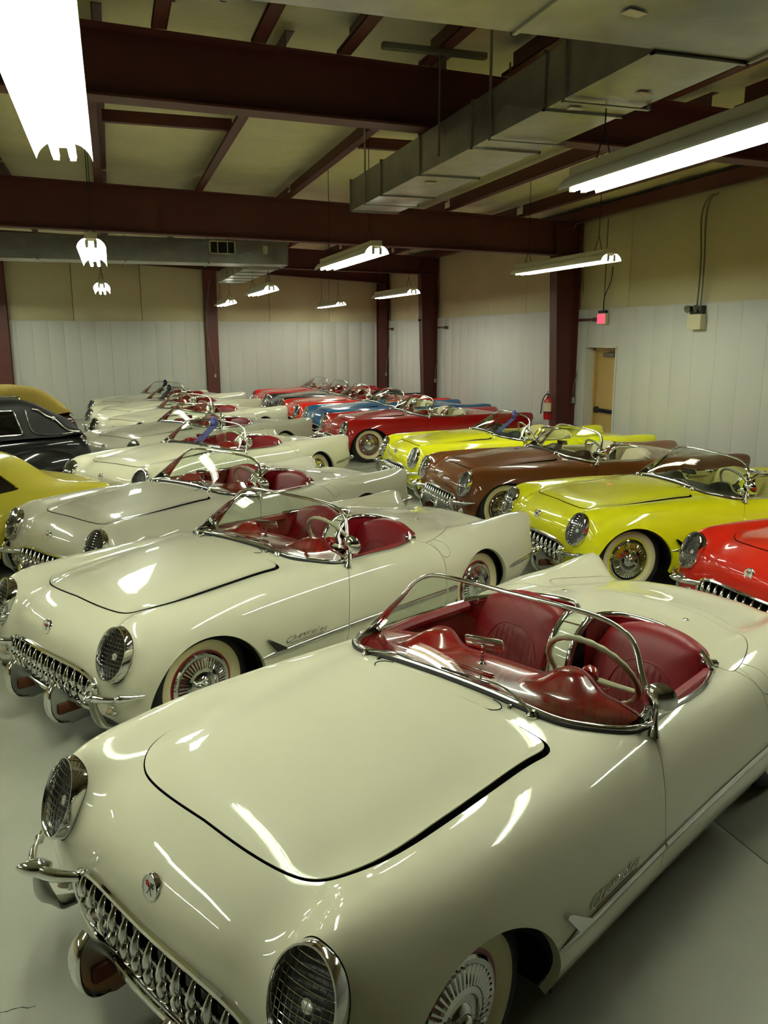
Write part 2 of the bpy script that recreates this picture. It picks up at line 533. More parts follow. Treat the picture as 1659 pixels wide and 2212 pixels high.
def arch_d(V, cx, cz, a, b, ymin=.5):
    """negative outside the wheel opening"""
    x = (V[:, 0] - cx) / a
    z = np.maximum(V[:, 2] - cz, 0) / b
    d = (1 - np.sqrt(x * x + z * z)) * min(a, b)
    return np.where(V[:, 1] > ymin, d, -1.0)
def grille_d(V):
    y = np.abs(V[:, 1]) / .535; z = np.abs(V[:, 2] - .362) / .108
    d = (1 - (y ** 4.5 + z ** 2.6) ** (1 / 3.2)) * .108
    return np.where(V[:, 0] > .36, d, -1.0)
HL_C = np.array([.462, .683, .622]); HL_A, HL_B = .118, .150
HL_N = np.array([math.cos(math.radians(21)), .10, math.sin(math.radians(21))]); HL_N /= np.linalg.norm(HL_N)
HL_V = np.array([0, 0, 1.0]) - HL_N * HL_N[2]; HL_V /= np.linalg.norm(HL_V)
HL_U = np.cross(HL_V, HL_N)
def head_d(V):
    q = V - HL_C
    u, v, n = q @ HL_U, q @ HL_V, q @ HL_N
    d = (1 - np.sqrt((u / HL_A) ** 2 + (v / HL_B) ** 2)) * HL_A
    return np.where(np.abs(n) < .25, d + .003, -1.0)

GAP = 0.0035
body = skin
body = body.clip(arch_d(body.V, .005, .25, .392, .392), 1)
body = body.clip(arch_d(body.V, -2.555, .275, .352, .38), 2)
body = body.clip(-sd_poly(body.V[:, 0], body.V[:, 1], COCKPIT), 3)
body = body.clip(grille_d(body.V), 4)
body = body.clip(head_d(body.V), 5)
def cutout(b, d, g1, g2, cid):
    """split along d = 0 into (rest, panel) leaving a gap"""
    return b.clip(g1 - d, cid), b.clip(d + g2, cid)
dh = sd_poly(body.V[:, 0], body.V[:, 1], HOOD); dh = np.where(body.V[:, 2] > .6, dh, 1.0)
# the hood shut line is narrow at the nose and gapes along the fender
gw = np.clip((.25 - body.V[:, 0]) / .3, 0, 1) * .011 * (np.abs(body.V[:, 1]) > .45)
def half_panels(scale):
    g = gw * scale
    rest_, hood_ = body.clip((GAP + g) - dh, 11), body.clip(dh + GAP + g * .3, 11)
    b_ = rest_
    d_ = np.where(b_.V[:, 2] > .55, sd_poly(b_.V[:, 0], b_.V[:, 1], TOPLID), 1.0)
    b_, top_ = cutout(b_, d_, .0015, .0025, 12)
    d_ = np.where(b_.V[:, 2] > .55, sd_poly(b_.V[:, 0], b_.V[:, 1], TRUNK), 1.0)
    b_, trunk_ = cutout(b_, d_, .0015, .0025, 13)
    d_ = np.where(b_.V[:, 1] > .66, sd_poly(b_.V[:, 0], b_.V[:, 2], DOOR), 1.0)
    b_, door_ = cutout(b_, d_, .002, .003, 14)
    return b_, hood_, top_, trunk_, door_
def flange_all(T, depth=.02):
    for c in (1, 2, 3, 4, 12, 13, 14, 15):
        T = T.flanged(c, {1: .035, 2: .035, 4: .03}.get(c, depth))
    return T
bodyL, hoodL, toplid, trunk, door = half_panels(1.0)
bodyR, hoodR = half_panels(.15)[:2]                      # the hood sits closer to the right fender
right = bodyR.mirrored()
df = np.where((bodyL.V[:, 1] > .6), sd_poly(bodyL.V[:, 0], bodyL.V[:, 2], FUEL), 1.0)
left, fuel = cutout(bodyL, df, .001, .002, 15)
shell = flange_all(left).merged(flange_all(right))
for h_ in (hoodL, hoodR):
    h_.V = h_.V + h_.N * (.005 + .009 * np.clip((.25 - h_.V[:, 0]) / .4, 0, 1))[:, None]
part_tri('body_shell', shell, 'paint')
hood = hoodL.merged(hoodR.mirrored())
hd_ = part_tri('hood', hood.flanged(11, .004), 'paint')
_fl = hood.flanged(11, .030)
_nf = len(_fl.F) - len(hood.F)
part('hood_black_flange', (_fl.V - _fl.N * .0005, _fl.F[-_nf:]), 'black', hd_)  # hood edge flange coloured black to darken the gap
part_tri('trunk_lid', flange_all(trunk.merged(trunk.mirrored())), 'paint')
part_tri('top_cover', flange_all(toplid.merged(toplid.mirrored())), 'paint')
part_tri('door', flange_all(door), 'paint')
part_tri('door', flange_all(door.mirrored()), 'paint')
part_tri('fuel_door', flange_all(fuel), 'paint')

# black inner skin behind all the shut lines
S2, N2 = blanket(NET, 90, 34)
inner = Tri.grid(S2 - N2 * .03, N2)
inner = inner.clip(arch_d(inner.V, .005, .25, .37, .37), 1)
inner = inner.clip(arch_d(inner.V, -2.555, .275, .33, .36), 2)
inner = inner.clip(-sd_poly(inner.V[:, 0], inner.V[:, 1], COCKPIT) + .004, 3)
inner = inner.clip(grille_d(inner.V) , 4)
inner = inner.clip(head_d(inner.V), 5)
inner = inner.merged(inner.mirrored())
part_tri('inner_skin', inner, 'black')
part('underbody', join(bbox(-3.1, .32, -.52, .52, .17, .24, .02), box(-2.1, -.5, -.80, .80, .19, .23)), 'black')
# wheel wells
for cx in (0.0, -2.555):
    for s in (1, -1):
        rings = []
        for yy in (.56, .86):
            rings.append([(cx + .42 * math.cos(a), s * yy, .27 + .42 * math.sin(a)) for a in np.linspace(-.06 * PI, 1.06 * PI, 24)])
        V, F = loft(rings, closed=False)
        k = len(V)
        V = V + [(cx, s * .56, .27)]
        F = F + [(i, i + 1, k) for i in range(23)]
        part('wheel_well', (V, F), 'black', sharp=40)

# headlights ------------------------------------------------------
def hl_pt(u, v, n, s):
    p = HL_C + HL_U * u + HL_V * v + HL_N * n
    return (p[0], p[1] * s, p[2])
def ring(scale, n, s, k=48, dv=0.0):
    return [hl_pt(HL_A * scale * math.cos(a), HL_B * scale * math.sin(a) + dv, n, s) for a in np.linspace(0, 2 * PI, k, endpoint=False)]
for s in (1, -1):
    rg = [ring(1.0, -.075, s), ring(1.01, -.02, s), ring(1.0, .010, s), ring(.975, .022, s), ring(.935, .022, s), ring(.895, .012, s), ring(.88, -.01, s), ring(.86, -.06, s)]
    g = loft(rg, caps=False)
    if s < 0: g = (g[0], [tuple(reversed(f)) for f in g[1]])
    hb = part('headlight_bezel', g, 'chrome', sharp=50)
    g = loft([ring(.885, -.01, s), ring(.86, -.05, s), ring(.6, -.10, s), ring(.2, -.13, s)], caps=True)
    part('headlight_bowl', g, 'lamp_bowl', hb)
    # lamp: a domed lens in the bowl
    L = []
    for i in range(9):
        a = PI / 2 * i / 8
        L.append([hl_pt(.094 * math.cos(a) * math.cos(b), -.012 + .094 * math.cos(a) * math.sin(b), -.055 + .046 * math.sin(a), s) for b in np.linspace(0, 2 * PI, 28, endpoint=False)])
    part('headlight_lens', loft(L), 'lens_silver', hb, sharp=60)
    # wire stone guard, bulged forward
    wires = []
    def bulge(u, v):
        q = (u / (HL_A * .88)) ** 2 + (v / (HL_B * .88)) ** 2
        return .004 + .022 * max(0, 1 - q)
    for i in range(-4, 5):
        u = i * .0225
        h = HL_B * .90 * math.sqrt(max(0, 1 - (u / (HL_A * .90)) ** 2))
        if h > .02: wires.append(tube([hl_pt(u, v, bulge(u, v), s) for v in np.linspace(-h, h, 11)], .0013, 4, caps=False))
    for i in range(-6, 7):
        v = i * .0225
        h = HL_A * .90 * math.sqrt(max(0, 1 - (v / (HL_B * .90)) ** 2))
        if h > .02: wires.append(tube([hl_pt(u, v, bulge(u, v) + .002, s) for u in np.linspace(-h, h, 9)], .0013, 4, caps=False))
    part('stone_guard', join(*wires), 'chrome', hb, small=True)

# grille ----------------------------------------------------------
def grille_curve(n=120, grow=0.0):
    out = []
    for a in np.linspace(0, 2 * PI, n, endpoint=False):
        c, s_ = math.cos(a), math.sin(a)
        lo, hi = 0.0, 2.0
        for _ in range(40):
            mid = (lo + hi) / 2
            y, z = abs(mid * c), abs(mid * s_)
            if (y ** 4.5 + z ** 2.6) > 1: hi = mid
            else: lo = mid
        out.append(((.535 + grow) * lo * c, .362 + (.108 + grow) * lo * s_))
    return out
gp = [on_front(y, z, .006) for y, z in grille_curve()]
part('grille_surround', tube(gp, .0135, 8, closed=True), 'chrome')
part('grille_backing', box(.36, .38, -.54, .54, .22, .50), 'black')
part('grille_bar', tube([(.50 - .02 * (y / .5) ** 2, y, .355) for y in np.linspace(-.51, .51, 15)], .012, 8), 'chrome')
TOOTH = []
for z, wd, dp, xo in ((.262, .007, .010, .010), (.275, .015, .020, .014), (.305, .020, .027, .022), (.335, .020, .027, .026), (.352, .013, .020, .020), (.362, .019, .026, .026), (.385, .018, .026, .026), (.415, .013, .020, .020), (.440, .007, .012, .012), (.455, .003, .005, .006)):
    TOOTH.append([(xo + dp * math.cos(a), wd * math.sin(a), z) for a in np.linspace(0, 2 * PI, 14, endpoint=False)])
tooth_me = make_mesh('grille_tooth', *loft(TOOTH), None, sharp=50)
for i in range(13):
    y = (i - 6) * .0775
    PARTS.append(dict(name='grille_tooth', me=tooth_me, mat='chrome', parent=None, small=True, label=None, loc=(.492 - .02 * (y / .5) ** 2, y, 0)))

# emblem on the nose
ep = on_front(0, .619, 0); en = Vector((.985, 0, .17))
ev = Vector((-en.z, 0, en.x)); eu = Vector((0, 1, 0))
def emb(u, v, n): return tuple(ep + eu * u + ev * v + en * n)
def erg(r, n): return [emb(r * math.cos(a), r * math.sin(a), n) for a in np.linspace(0, 2 * PI, 32, endpoint=False)]
er = part('emblem', loft([erg(.043, -.012), erg(.044, .006), erg(.042, .009), erg(.038, .008), erg(.037, .002)], caps=False), 'chrome', sharp=50)
part('emblem_disc', loft([erg(.038, -.01), erg(.038, .0065)]), 'enamel_white', er)
def flagquad(pts, n0): 
    return [emb(u, v, n0) for u, v in pts] + [emb(u, v, n0 - .003) for u, v in pts], [tuple(range(len(pts))), tuple(reversed(range(len(pts), 2 * len(pts))))] + [(i, i + len(pts), (i + 1) % len(pts) + len(pts), (i + 1) % len(pts)) for i in range(len(pts))]
part('emblem_flag', flagquad([(-.004, .001), (-.020, .004), (-.023, .017), (-.014, .020), (-.003, .014)][::-1], .0082), 'enamel_red', er, small=True)
chk = []
for i in range(3):
    for j in range(3):
        if (i + j) % 2 == 0:
            u0, v0 = .004 + i * .0058, .001 + j * .0058 + i * .001
            chk.append(flagquad([(u0, v0), (u0, v0 + .0058), (u0 + .0058, v0 + .0068), (u0 + .0058, v0 + .001)], .0082))
part('emblem_flag', join(*chk), 'enamel_black', er, small=True)
part('emblem_pole', join(tube([emb(.012, -.022, .007), emb(-.006, .014, .007)], .0012, 5), tube([emb(-.012, -.022, .007), emb(.006, .012, .007)], .0012, 5)), 'enamel_black', er, small=True)

# bumpers -----------------------------------------------------------
for s in (1, -1):
    P = spl([(.50, .50 * s, .405), (.555, .56 * s, .408), (.592, .645 * s, .412), (.565, .735 * s, .415), (.50, .815 * s, .42), (.41, .885 * s, .432)], 40)
    rr = [.010 + .016 * math.sin(PI * min(1, t * 1.25 + .12)) ** .8 if t < .7 else max(.003, .026 * (1 - t) / .3 * .9 + .002) for t in np.linspace(0, 1, 40)]
    bl = part('bumper_blade', tube(P, rr, 12, flat=.75, up=(0, 0, 1)), 'chrome', sharp=60)
    K = [(.555, .61 * s, .412), (.585, .635 * s, .417), (.615, .658 * s, .421), (.648, .684 * s, .425)]
    part('bumper_knuckle', tube(spl(K, 14), [.031 * math.sin(PI * t) ** .8 + .002 for t in np.linspace(.22, .99, 14)], 12), 'chrome', bl, sharp=60)
    C = spl([(.585, .645 * s, .40), (.575, .655 * s, .32), (.54, .67 * s, .245), (.475, .69 * s, .195), (.40, .70 * s, .175)], 24)
    part('bumper_arm', tube(C, [.018 + .012 * math.sin(PI * t) for t in np.linspace(0.05, 1, 24)], 10, flat=.5, up=(1, 0, 1)), 'satin_steel', bl, sharp=60)
    # hanging guard below the grille
    G = spl([(.600, .255 * s, .375), (.632, .255 * s, .345), (.648, .255 * s, .28), (.640, .255 * s, .205), (.60, .255 * s, .15), (.54, .255 * s, .13)], 26)
    gd = part('bumper_guard', tube(G, [.012 + .028 * math.sin(PI * (.12 + .8 * t)) for t in np.linspace(0, 1, 26)], 12, flat=.35, up=(0, 1, 0)), 'chrome', sharp=60)
    part('guard_plate', prism([(.60, .36), (.638, .31), (.640, .20), (.60, .14), (.52, .112), (.41, .125), (.43, .185), (.50, .24), (.55, .31)], 'y', .255 * s - .012, .255 * s + .012), 'satin_steel', gd)
    part('guard_bracket', bbox(.36, .60, .255 * s - .03, .255 * s + .03, .19, .25, .008), 'rust', gd)
    lp = on_front(.655 * s, .300)
    pl = part('parking_lamp', xf(lathe([(.034, -.02), (.034, .006), (.029, .012), (.024, .012)], 20, 'x'), Matrix.Translation(lp)), 'chrome', sharp=50)
    part('parking_lens', xf(lathe([(.025, .0), (.024, .012), (.015, .030), (.004, .040), (.0005, .041)], 20, 'x'), Matrix.Translation(lp)), 'amber_lens', pl)
part('bumper_bar', tube([(.548 - .05 * (y / .5) ** 2, y, .262) for y in np.linspace(-.5, .5, 17)], .013, 10, flat=.7, up=(0, 0, 1)), 'chrome')

# windshield --------------------------------------------------------
foot = [on_top(p[0], p[1], .012) for p in WBASE]
foot = [Vector((p.x, p.y, p.z)) for p in foot]
head = spl([(-1.295, 0, 1.158), (-1.31, .2, 1.154), (-1.338, .38, 1.140), (-1.358, .51, 1.112), (-1.352, .598, 1.058), (-1.318, .648, .98), (-1.275, .702, .90), (foot[-1].x, foot[-1].y, foot[-1].z)], 60)
footF = [Vector((p.x, -p.y, p.z)) for p in reversed(foot[1:])] + foot
headF = [Vector((p[0], -p[1], p[2])) for p in reversed(head[1:])] + [Vector(p) for p in head]
m = len(footF)
wf = part('windshield_frame', join(tube(headF, [.0105 + .006 * abs(2 * i / (m - 1) - 1) ** 6 for i in range(m)], 10, flat=1.2, up=(0, 0, 1)), tube(footF, .0125, 10)), 'chrome', sharp=60)
part('windshield_seal', tube([p - Vector((-.012, 0, .008)) for p in footF], .010, 8), 'rubber_trim', wf)
rows = 14
GV = []
for j in range(rows + 1):
    t = j / rows
    for i in range(m):
        a, b = footF[i], headF[i]
        q = a.lerp(b, t) + Vector((1, 0, .3)) * (.018 * math.sin(PI * t) * (1 - abs(2 * i / (m - 1) - 1) ** 3))
        GV.append(tuple(q))
GF = [(j * m + i, j * m + i + 1, (j + 1) * m + i + 1, (j + 1) * m + i) for j in range(rows) for i in range(m - 1)]
part('windshield_glass', (GV, GF), 'windshield_glass', wf, sharp=80)
for s in (1, -1):      # flared pillar foot and its clamp
    e = headF[-1] if s > 0 else headF[0]
    pf = spl([(-1.205, .722 * s, .815), (-1.245, .728 * s, .845), (-1.278, .700 * s, .90), (-1.318, .650 * s, .98)], 14)
    part('pillar_foot', tube(pf, [.036 - .024 * t for t in np.linspace(0, 1, 14) ** .6], 10, flat=.55, up=(1, 0, 0)), 'chrome', wf, sharp=60)
# wipers
for s, ty in ((1, .02), (-1, -.20)):
    pv = on_top(-.870, .445 * s, 0)
    wp = part('wiper', xf(lathe([(.024, -.005), (.024, .006), (.018, .014), (.014, .026), (.004, .030)], 16, 'z'), Matrix.Translation(pv)), 'chrome', small=True)
    tip = (-.905, .445 * s - .33, .905) if s > 0 else (-.918, -.445 + .30, .885)
    mid = ((pv.x + tip[0]) / 2 - .005, (pv.y + tip[1]) / 2, max(pv.z, tip[2]) + .018)
    part('wiper_arm', tube(spl([(pv.x, pv.y, pv.z + .02), mid, tip], 12), [.006] * 6 + [.0045] * 6, 8), 'chrome', wp, small=True)
    part('wiper_blade', tube([(tip[0] - .004, tip[1] + .10, tip[2] + .004), (tip[0] - .004, tip[1] - .15, tip[2] - .002)], .005, 6), 'rubber_trim', wp, small=True)
    wn = on_top(-.855, .355 * s, 0)
    part('washer_jet', xf(lathe([(.011, -.004), (.011, .004), (.006, .014), (.001, .016)], 12, 'z'), Matrix.Translation(wn)), 'chrome', small=True)
# cowl vent outline (a scribed groove)
vent = [on_top(p[0], p[1], .0012) for p in spl([(-.862, -.27), (-.85, -.315), (-.825, -.335), (-.80, -.325), (-.785, -.25), (-.783, 0), (-.785, .25), (-.80, .325), (-.825, .335), (-.85, .315), (-.862, .27)], 70)]
part('cowl_vent_seam', tube(vent, .0022, 6), 'black', small=True)

# cockpit mouldings ----------------------------------------------------
for s in (1, -1):
    a = [on_top(p[0], p[1] * s, .004) for p in spl([(-1.235, .742), (-1.5, .742), (-1.75, .737), (-1.90, .703)], 24)]
    part('door_top_moulding', tube(a, .013, 8, flat=.8, up=(0, 0, 1)), 'chrome')
    b = [on_top(p[0], p[1] * s, .009) for p in spl([(-1.90, .703), (-1.992, .622), (-2.068, .51), (-2.122, .37), (-2.132, .22), (-2.105, .120), (-2.03, .068), (-1.93, .060)], 40)]
    c = spl([tuple(b[-1]), (-1.86, .060 * s, .845), (-1.80, .060 * s, .79), (-1.755, .062 * s, .70), (-1.73, .064 * s, .55)], 20)
    part('cockpit_moulding', tube([tuple(p) for p in b] + [tuple(p) for p in c[1:]], .0195, 10, flat=.9, up=(0, 0, 1)), 'chrome', sharp=60)
    k = on_top(-1.955, .668 * s, .006)
    part('door_latch_cap', xf(bbox(-.04, .04, -.017, .017, -.014, .014, .008), Matrix.Translation(k) @ Matrix.Rotation(-.75 * s, 4, 'Z')), 'chrome', small=True)
for s in (1, -1):
    lin_p = [on_top(p[0], p[1] * s, 0) for p in spl([(-1.88, .700), (-1.982, .617), (-2.055, .507), (-2.108, .37), (-2.118, .22), (-2.095, .128), (-2.025, .080), (-1.90, .072)], 40)]
    V = [(p.x, p.y, p.z + .004) for p in lin_p] + [(p.x + .03, p.y, .42) for p in lin_p]
    part('cockpit_lining', (V, [(i, i + 1, i + 41, i + 40) for i in range(39)]), 'leather', sharp=70)
w0 = [(-1.905, .872), (-1.86, .852), (-1.805, .79), (-1.76, .70), (-1.735, .55)]
WV, WF = [], []
wp_ = spl(w0, 16)
for p in wp_:
    for y in (-.058, -.02, .02, .058): WV.append((p[0], y, p[1] + (.004 if abs(y) < .03 else 0)))
WF = [(i * 4 + k, i * 4 + k + 1, (i + 1) * 4 + k + 1, (i + 1) * 4 + k) for i in range(15) for k in range(3)]
part('seat_divider', (WV, WF), 'paint', sharp=60)
part('divider_trim', tube([(-1.872, -.05, .862), (-1.872, .05, .862)], .004, 6), 'chrome', small=True)
for s in (1, -1):
    q = on_top(-2.385, .36 * s, 0)
    part('top_cover_fastener', xf(ellipsoid((0, 0, 0), (.016, .020, .008), 14, 8), Matrix.Translation(q)), 'chrome', small=True)

# interior -------------------------------------------------------------
ny, nx = 101, 22
ys = np.linspace(-.70, .70, ny)
wb = np.array(WBASE)
DV = []
for y in ys:
    xf_ = np.interp(abs(y), wb[:, 1], wb[:, 0]) - .012
    pod = math.exp(-(abs(abs(y) - .365) / .100) ** 2.6)
    xr = -1.292 - .03 * pod + .05 * max(0, (abs(y) - .5) / .2) ** 2
    zr_ = .836 + .060 * pod - .025 * (abs(y) / .7) ** 2
    zf = on_top(xf_ + .02, y, 0).z - .004
    for i in range(nx):
        t = i / (nx - 1)
        e = t * t * (3 - 2 * t)
        q_ = min(1, max(0, (t - .38) / .5)); q_ = q_ * q_ * (3 - 2 * q_)
        zb_ = zr_ - .060 * pod
        DV.append((xf_ + (xr - xf_) * t, y, zf + (zb_ - zf) * e + .060 * pod * q_ + .010 * pod * math.sin(PI * min(1, max(0, (t - .5) / .5)))))
    for dx, dz in ((.004, -.016), (.03, -.03), (.06, -.14), (.05, -.30)):
        DV.append((xr + dx, y, zr_ + dz))
nn = nx + 4
DF = [(i * nn + k, (i + 1) * nn + k, (i + 1) * nn + k + 1, i * nn + k + 1) for i in range(ny - 1) for k in range(nn - 1)]
dash = part('dashboard', (DV, DF), 'dash', sharp=50)
lip = [Vector((DV[i * nn + nx - 1][0] - .002, DV[i * nn + nx - 1][1], DV[i * nn + nx - 1][2] - .006)) for i in range(ny)]
part('dash_padding', tube(lip, .013, 8), 'leather', dash, sharp=60)
part('defroster_bezel', bbox(-1.075, -1.045, -.12, .12, .862, .868, .002), 'dash', dash, small=True)
part('floor_tub', join(box(-2.0, -1.25, -.70, .70, .26, .28), box(-1.27, -1.25, -.70, .70, .26, .62), box(-2.06, -2.04, -.68, .68, .26, .80)), 'carpet')
for s in (1, -1):
    V, F = bbox(-2.0, -1.22, .70, .725, .28, .79, .008)
    g = (V, F) if s > 0 else mirror_y((V, F))
    dp = part('door_panel', g, 'leather')
    part('door_armpad', tube([(-1.24, .700 * s, .782), (-1.5, .704 * s, .785), (-1.9, .69 * s, .785)], .030, 10), 'leather', dp)

def cushion(w_, h_, d_, n=22, e=3.0, k=.3):
    """pillow-like pad: width y, height z, thickness x"""
    V, F = [], []
    g = np.linspace(-1, 1, n)
    for side in (1, -1):
        for a in g:
            for b in g:
                # square to superellipse
                u = a * math.sqrt(1 - k * b * b); v = b * math.sqrt(1 - k * a * a)
                r = max(abs(a), abs(b))
                t = (1 - r ** e) ** (1 / 2.2) if r < 1 else 0
                V.append((side * d_ * t, u * w_ * 1.0, v * h_))
    kk = n * n
    for i in range(n - 1):
        for j in range(n - 1):
            q = (i * n + j, (i + 1) * n + j, (i + 1) * n + j + 1, i * n + j + 1)
            F.append(q); F.append(tuple(x + kk for x in reversed(q)))
    return V, F
for s in (1, -1):
    tilt = Matrix.Translation((-1.972, .378 * s, .652)) @ Matrix.Rotation(math.radians(-21), 4, 'Y')
    sb = part('seat_back', xf(cushion(.312, .265, .085, k=.42), tilt), 'leather', sharp=70)
    V, F = [], []
    n1, n2 = 45, 16
    for i in range(n1):
        for j in range(n2):
            u = -1 + 2 * i / (n1 - 1); v = j / (n2 - 1)
            y = u * .165
            zt = -.20 + v * (.27 * (1 - .55 * abs(u) ** 3.2) + .0)
            rib = .0045 * abs(math.sin(u * PI * 5))
            edge = min(1, (1 - abs(u)) * 14, (1 - v) * 9)
            V.append((.068 + .016 * (1 - u * u) + (.006 + rib) * max(0, edge), y, zt))
    F = [(i * n2 + j, (i + 1) * n2 + j, (i + 1) * n2 + j + 1, i * n2 + j + 1) for i in range(n1 - 1) for j in range(n2 - 1)]
    part('seat_insert', xf((V, F), tilt), 'leather_insert', sb, sharp=70)
    pip = [tilt @ Vector((.083, math.copysign(.168, u) * abs(u) ** .9, -.20 + .275 * (1 - .55 * abs(u) ** 3.2))) for u in np.linspace(-1, 1, 30)]
    part('seat_piping', tube(pip, .0045, 6), 'leather', sb, small=True)
    bt = Matrix.Translation((-1.58, .392 * s, .44)) @ Matrix.Rotation(math.radians(84), 4, 'Y')
    part('seat_cushion', xf(cushion(.275, .27, .09), bt), 'leather', sharp=70)
# steering wheel (driver on the left)
SC = Vector((-1.44, .37, .845)); sa = Vector((-.84, 0, .54)).normalized()
s1 = Vector((0, 1, 0)); s2 = sa.cross(s1).normalized()
if s2.z < 0: s2 = -s2
rim = []; rad = []
for i in range(96):
    a = 2 * PI * i / 96
    rim.append(SC + s1 * (.21 * math.cos(a)) + s2 * (.21 * math.sin(a)))
    rad.append(.0125 + (.0022 if (i // 2) % 2 == 0 else 0))
sw = part('steering_wheel', tube(rim, rad, 10, closed=True), 'ivory', sharp=60)
spk = []
for a in (math.radians(195), math.radians(-15)):
    spk.append(tube([SC - sa * .03 + s1 * (.03 * math.cos(a)) + s2 * (.03 * math.sin(a)), SC - sa * .015 + s1 * (.12 * math.cos(a)) + s2 * (.12 * math.sin(a)), SC + s1 * (.205 * math.cos(a)) + s2 * (.205 * math.sin(a))], [.016, .013, .011], 8, flat=.6, up=tuple(sa)))
part('steering_spoke', join(*spk), 'ivory', sw)
part('horn_ring', tube([SC - sa * .012 + s1 * (.10 * math.cos(a)) + s2 * (.10 * math.sin(a)) for a in np.linspace(PI * 1.1, PI * 1.9, 20)], .004, 6), 'chrome', sw, small=True)
part('steering_hub', xf(lathe([(.001, .03), (.03, .028), (.042, .01), (.045, -.01), (.03, -.03)], 20, 'z'), Matrix.Translation(SC - sa * .02) @ sa.to_track_quat('Z', 'Y').to_matrix().to_4x4()), 'dash', sw)
part('steering_column', tube([SC - sa * .03, SC - sa * .14, SC - sa * .42], [.040, .034, .030], 12), 'dash')
# mirrors
part('rear_view_mirror', xf(bbox(-.012, .012, -.095, .095, -.028, .028, .011), Matrix.Translation((-1.155, 0, .955)) @ Matrix.Rotation(math.radians(14), 4, 'Y') @ Matrix.Rotation(.16, 4, 'Z')), 'chrome')
mk = len(PARTS) - 1
part('mirror_stem', tube(spl([(-1.14, 0, .865), (-1.145, 0, .90), (-1.15, 0, .935), (-1.15, 0, .955)], 10), [.024, .010, .008, .008, .008, .008, .010, .012, .012, .010], 10), 'chrome', mk)
mb = on_top(-1.185, .785, 0)
sm = part('side_mirror', tube(spl([tuple(mb), (-1.192, .785, mb.z + .03), (-1.20, .783, mb.z + .07), (-1.21, .782, mb.z + .125)], 12), [.026, .022, .017, .013, .011, .0095, .009, .0085, .008, .008, .010, .011], 12), 'chrome', sharp=60)
md = Vector((-.93, -.30, .18)).normalized()
part('mirror_head', xf(lathe([(.001, -.033), (.028, -.028), (.050, -.013), (.065, .004), (.067, .010), (.063, .013)], 28, 'z'), Matrix.Translation((-1.222, .782, mb.z + .138)) @ md.to_track_quat('Z', 'Y').to_matrix().to_4x4()), 'chrome', sm, sharp=60)
part('mirror_glass', xf(lathe([(.0005, .0105), (.063, .0105)], 28, 'z'), Matrix.Translation((-1.222, .782, mb.z + .138)) @ md.to_track_quat('Z', 'Y').to_matrix().to_4x4()), 'satin', sm)

# side trim --------------------------------------------------------------
for s in (1, -1):
    def strip(x0, x1, z0, z1, n, r, lift=.004, tip0=False, tip1=False):
        P = [on_side(x, z, s, lift) for x, z in zip(np.linspace(x0, x1, n), np.linspace(z0, z1, n))]
        R = []
        for i in range(n):
            t = i / (n - 1)
            k = 1.0
            if tip0: k = min(k, .15 + t * 6)
            if tip1: k = min(k, .15 + (1 - t) * 8)
            R.append(r * k)
        return tube(P, R, 8, flat=.55, up=(0, 0, 1))
    sp = part('fender_spear', strip(-.348, -1.055, .425, .432, 26, .0155, tip0=True), 'chrome', sharp=60)
    P3 = [(-.376, .522), (-.382, .528), (-.398, .526), (-.525, .444), (-.528, .434), (-.452, .434)]
    V = [tuple(on_side(x, z, s, .014)) for x, z in P3] + [tuple(on_side(x, z, s, -.004)) for x, z in P3]
    n5 = len(P3)
    fc = [tuple(range(n5)), tuple(reversed(range(n5, 2 * n5)))] + [(i, i + n5, (i + 1) % n5 + n5, (i + 1) % n5) for i in range(n5)]
    part('spear_fin', (V, fc if s < 0 else [tuple(reversed(f)) for f in fc]), 'chrome', sp, sharp=30)
    part('door_spear', strip(-1.072, -2.075, .432, .434, 30, .0155), 'chrome', sharp=60)
    part('quarter_spear', strip(-2.10, -2.20, .434, .436, 8, .0155), 'chrome', sharp=60, small=True)
    part('tail_spear', strip(-2.925, -3.30, .436, .474, 14, .014, tip0=True), 'chrome', sharp=60)
    tb = spl([(-3.30, .875 * s, .474), (-3.40, .845 * s, .472), (-3.455, .77 * s, .465), (-3.50, .62 * s, .455)], 20)
    part('rear_bumper', tube(tb, [.012 + .014 * math.sin(PI * t) for t in np.linspace(.1, .9, 20)], 10), 'chrome', sharp=60)
    tl = part('tail_light', ellipsoid((-3.385, .722 * s, .708), (.035, .050, .060), 20, 12), 'tail_red', sharp=80)
    part('tail_light_bezel', tube([(-3.372 - .02 * math.cos(a) * 0, .722 * s + .056 * math.cos(a), .708 + .066 * math.sin(a)) for a in np.linspace(0, 2 * PI, 28, endpoint=False)], .008, 8, closed=True), 'chrome', tl)

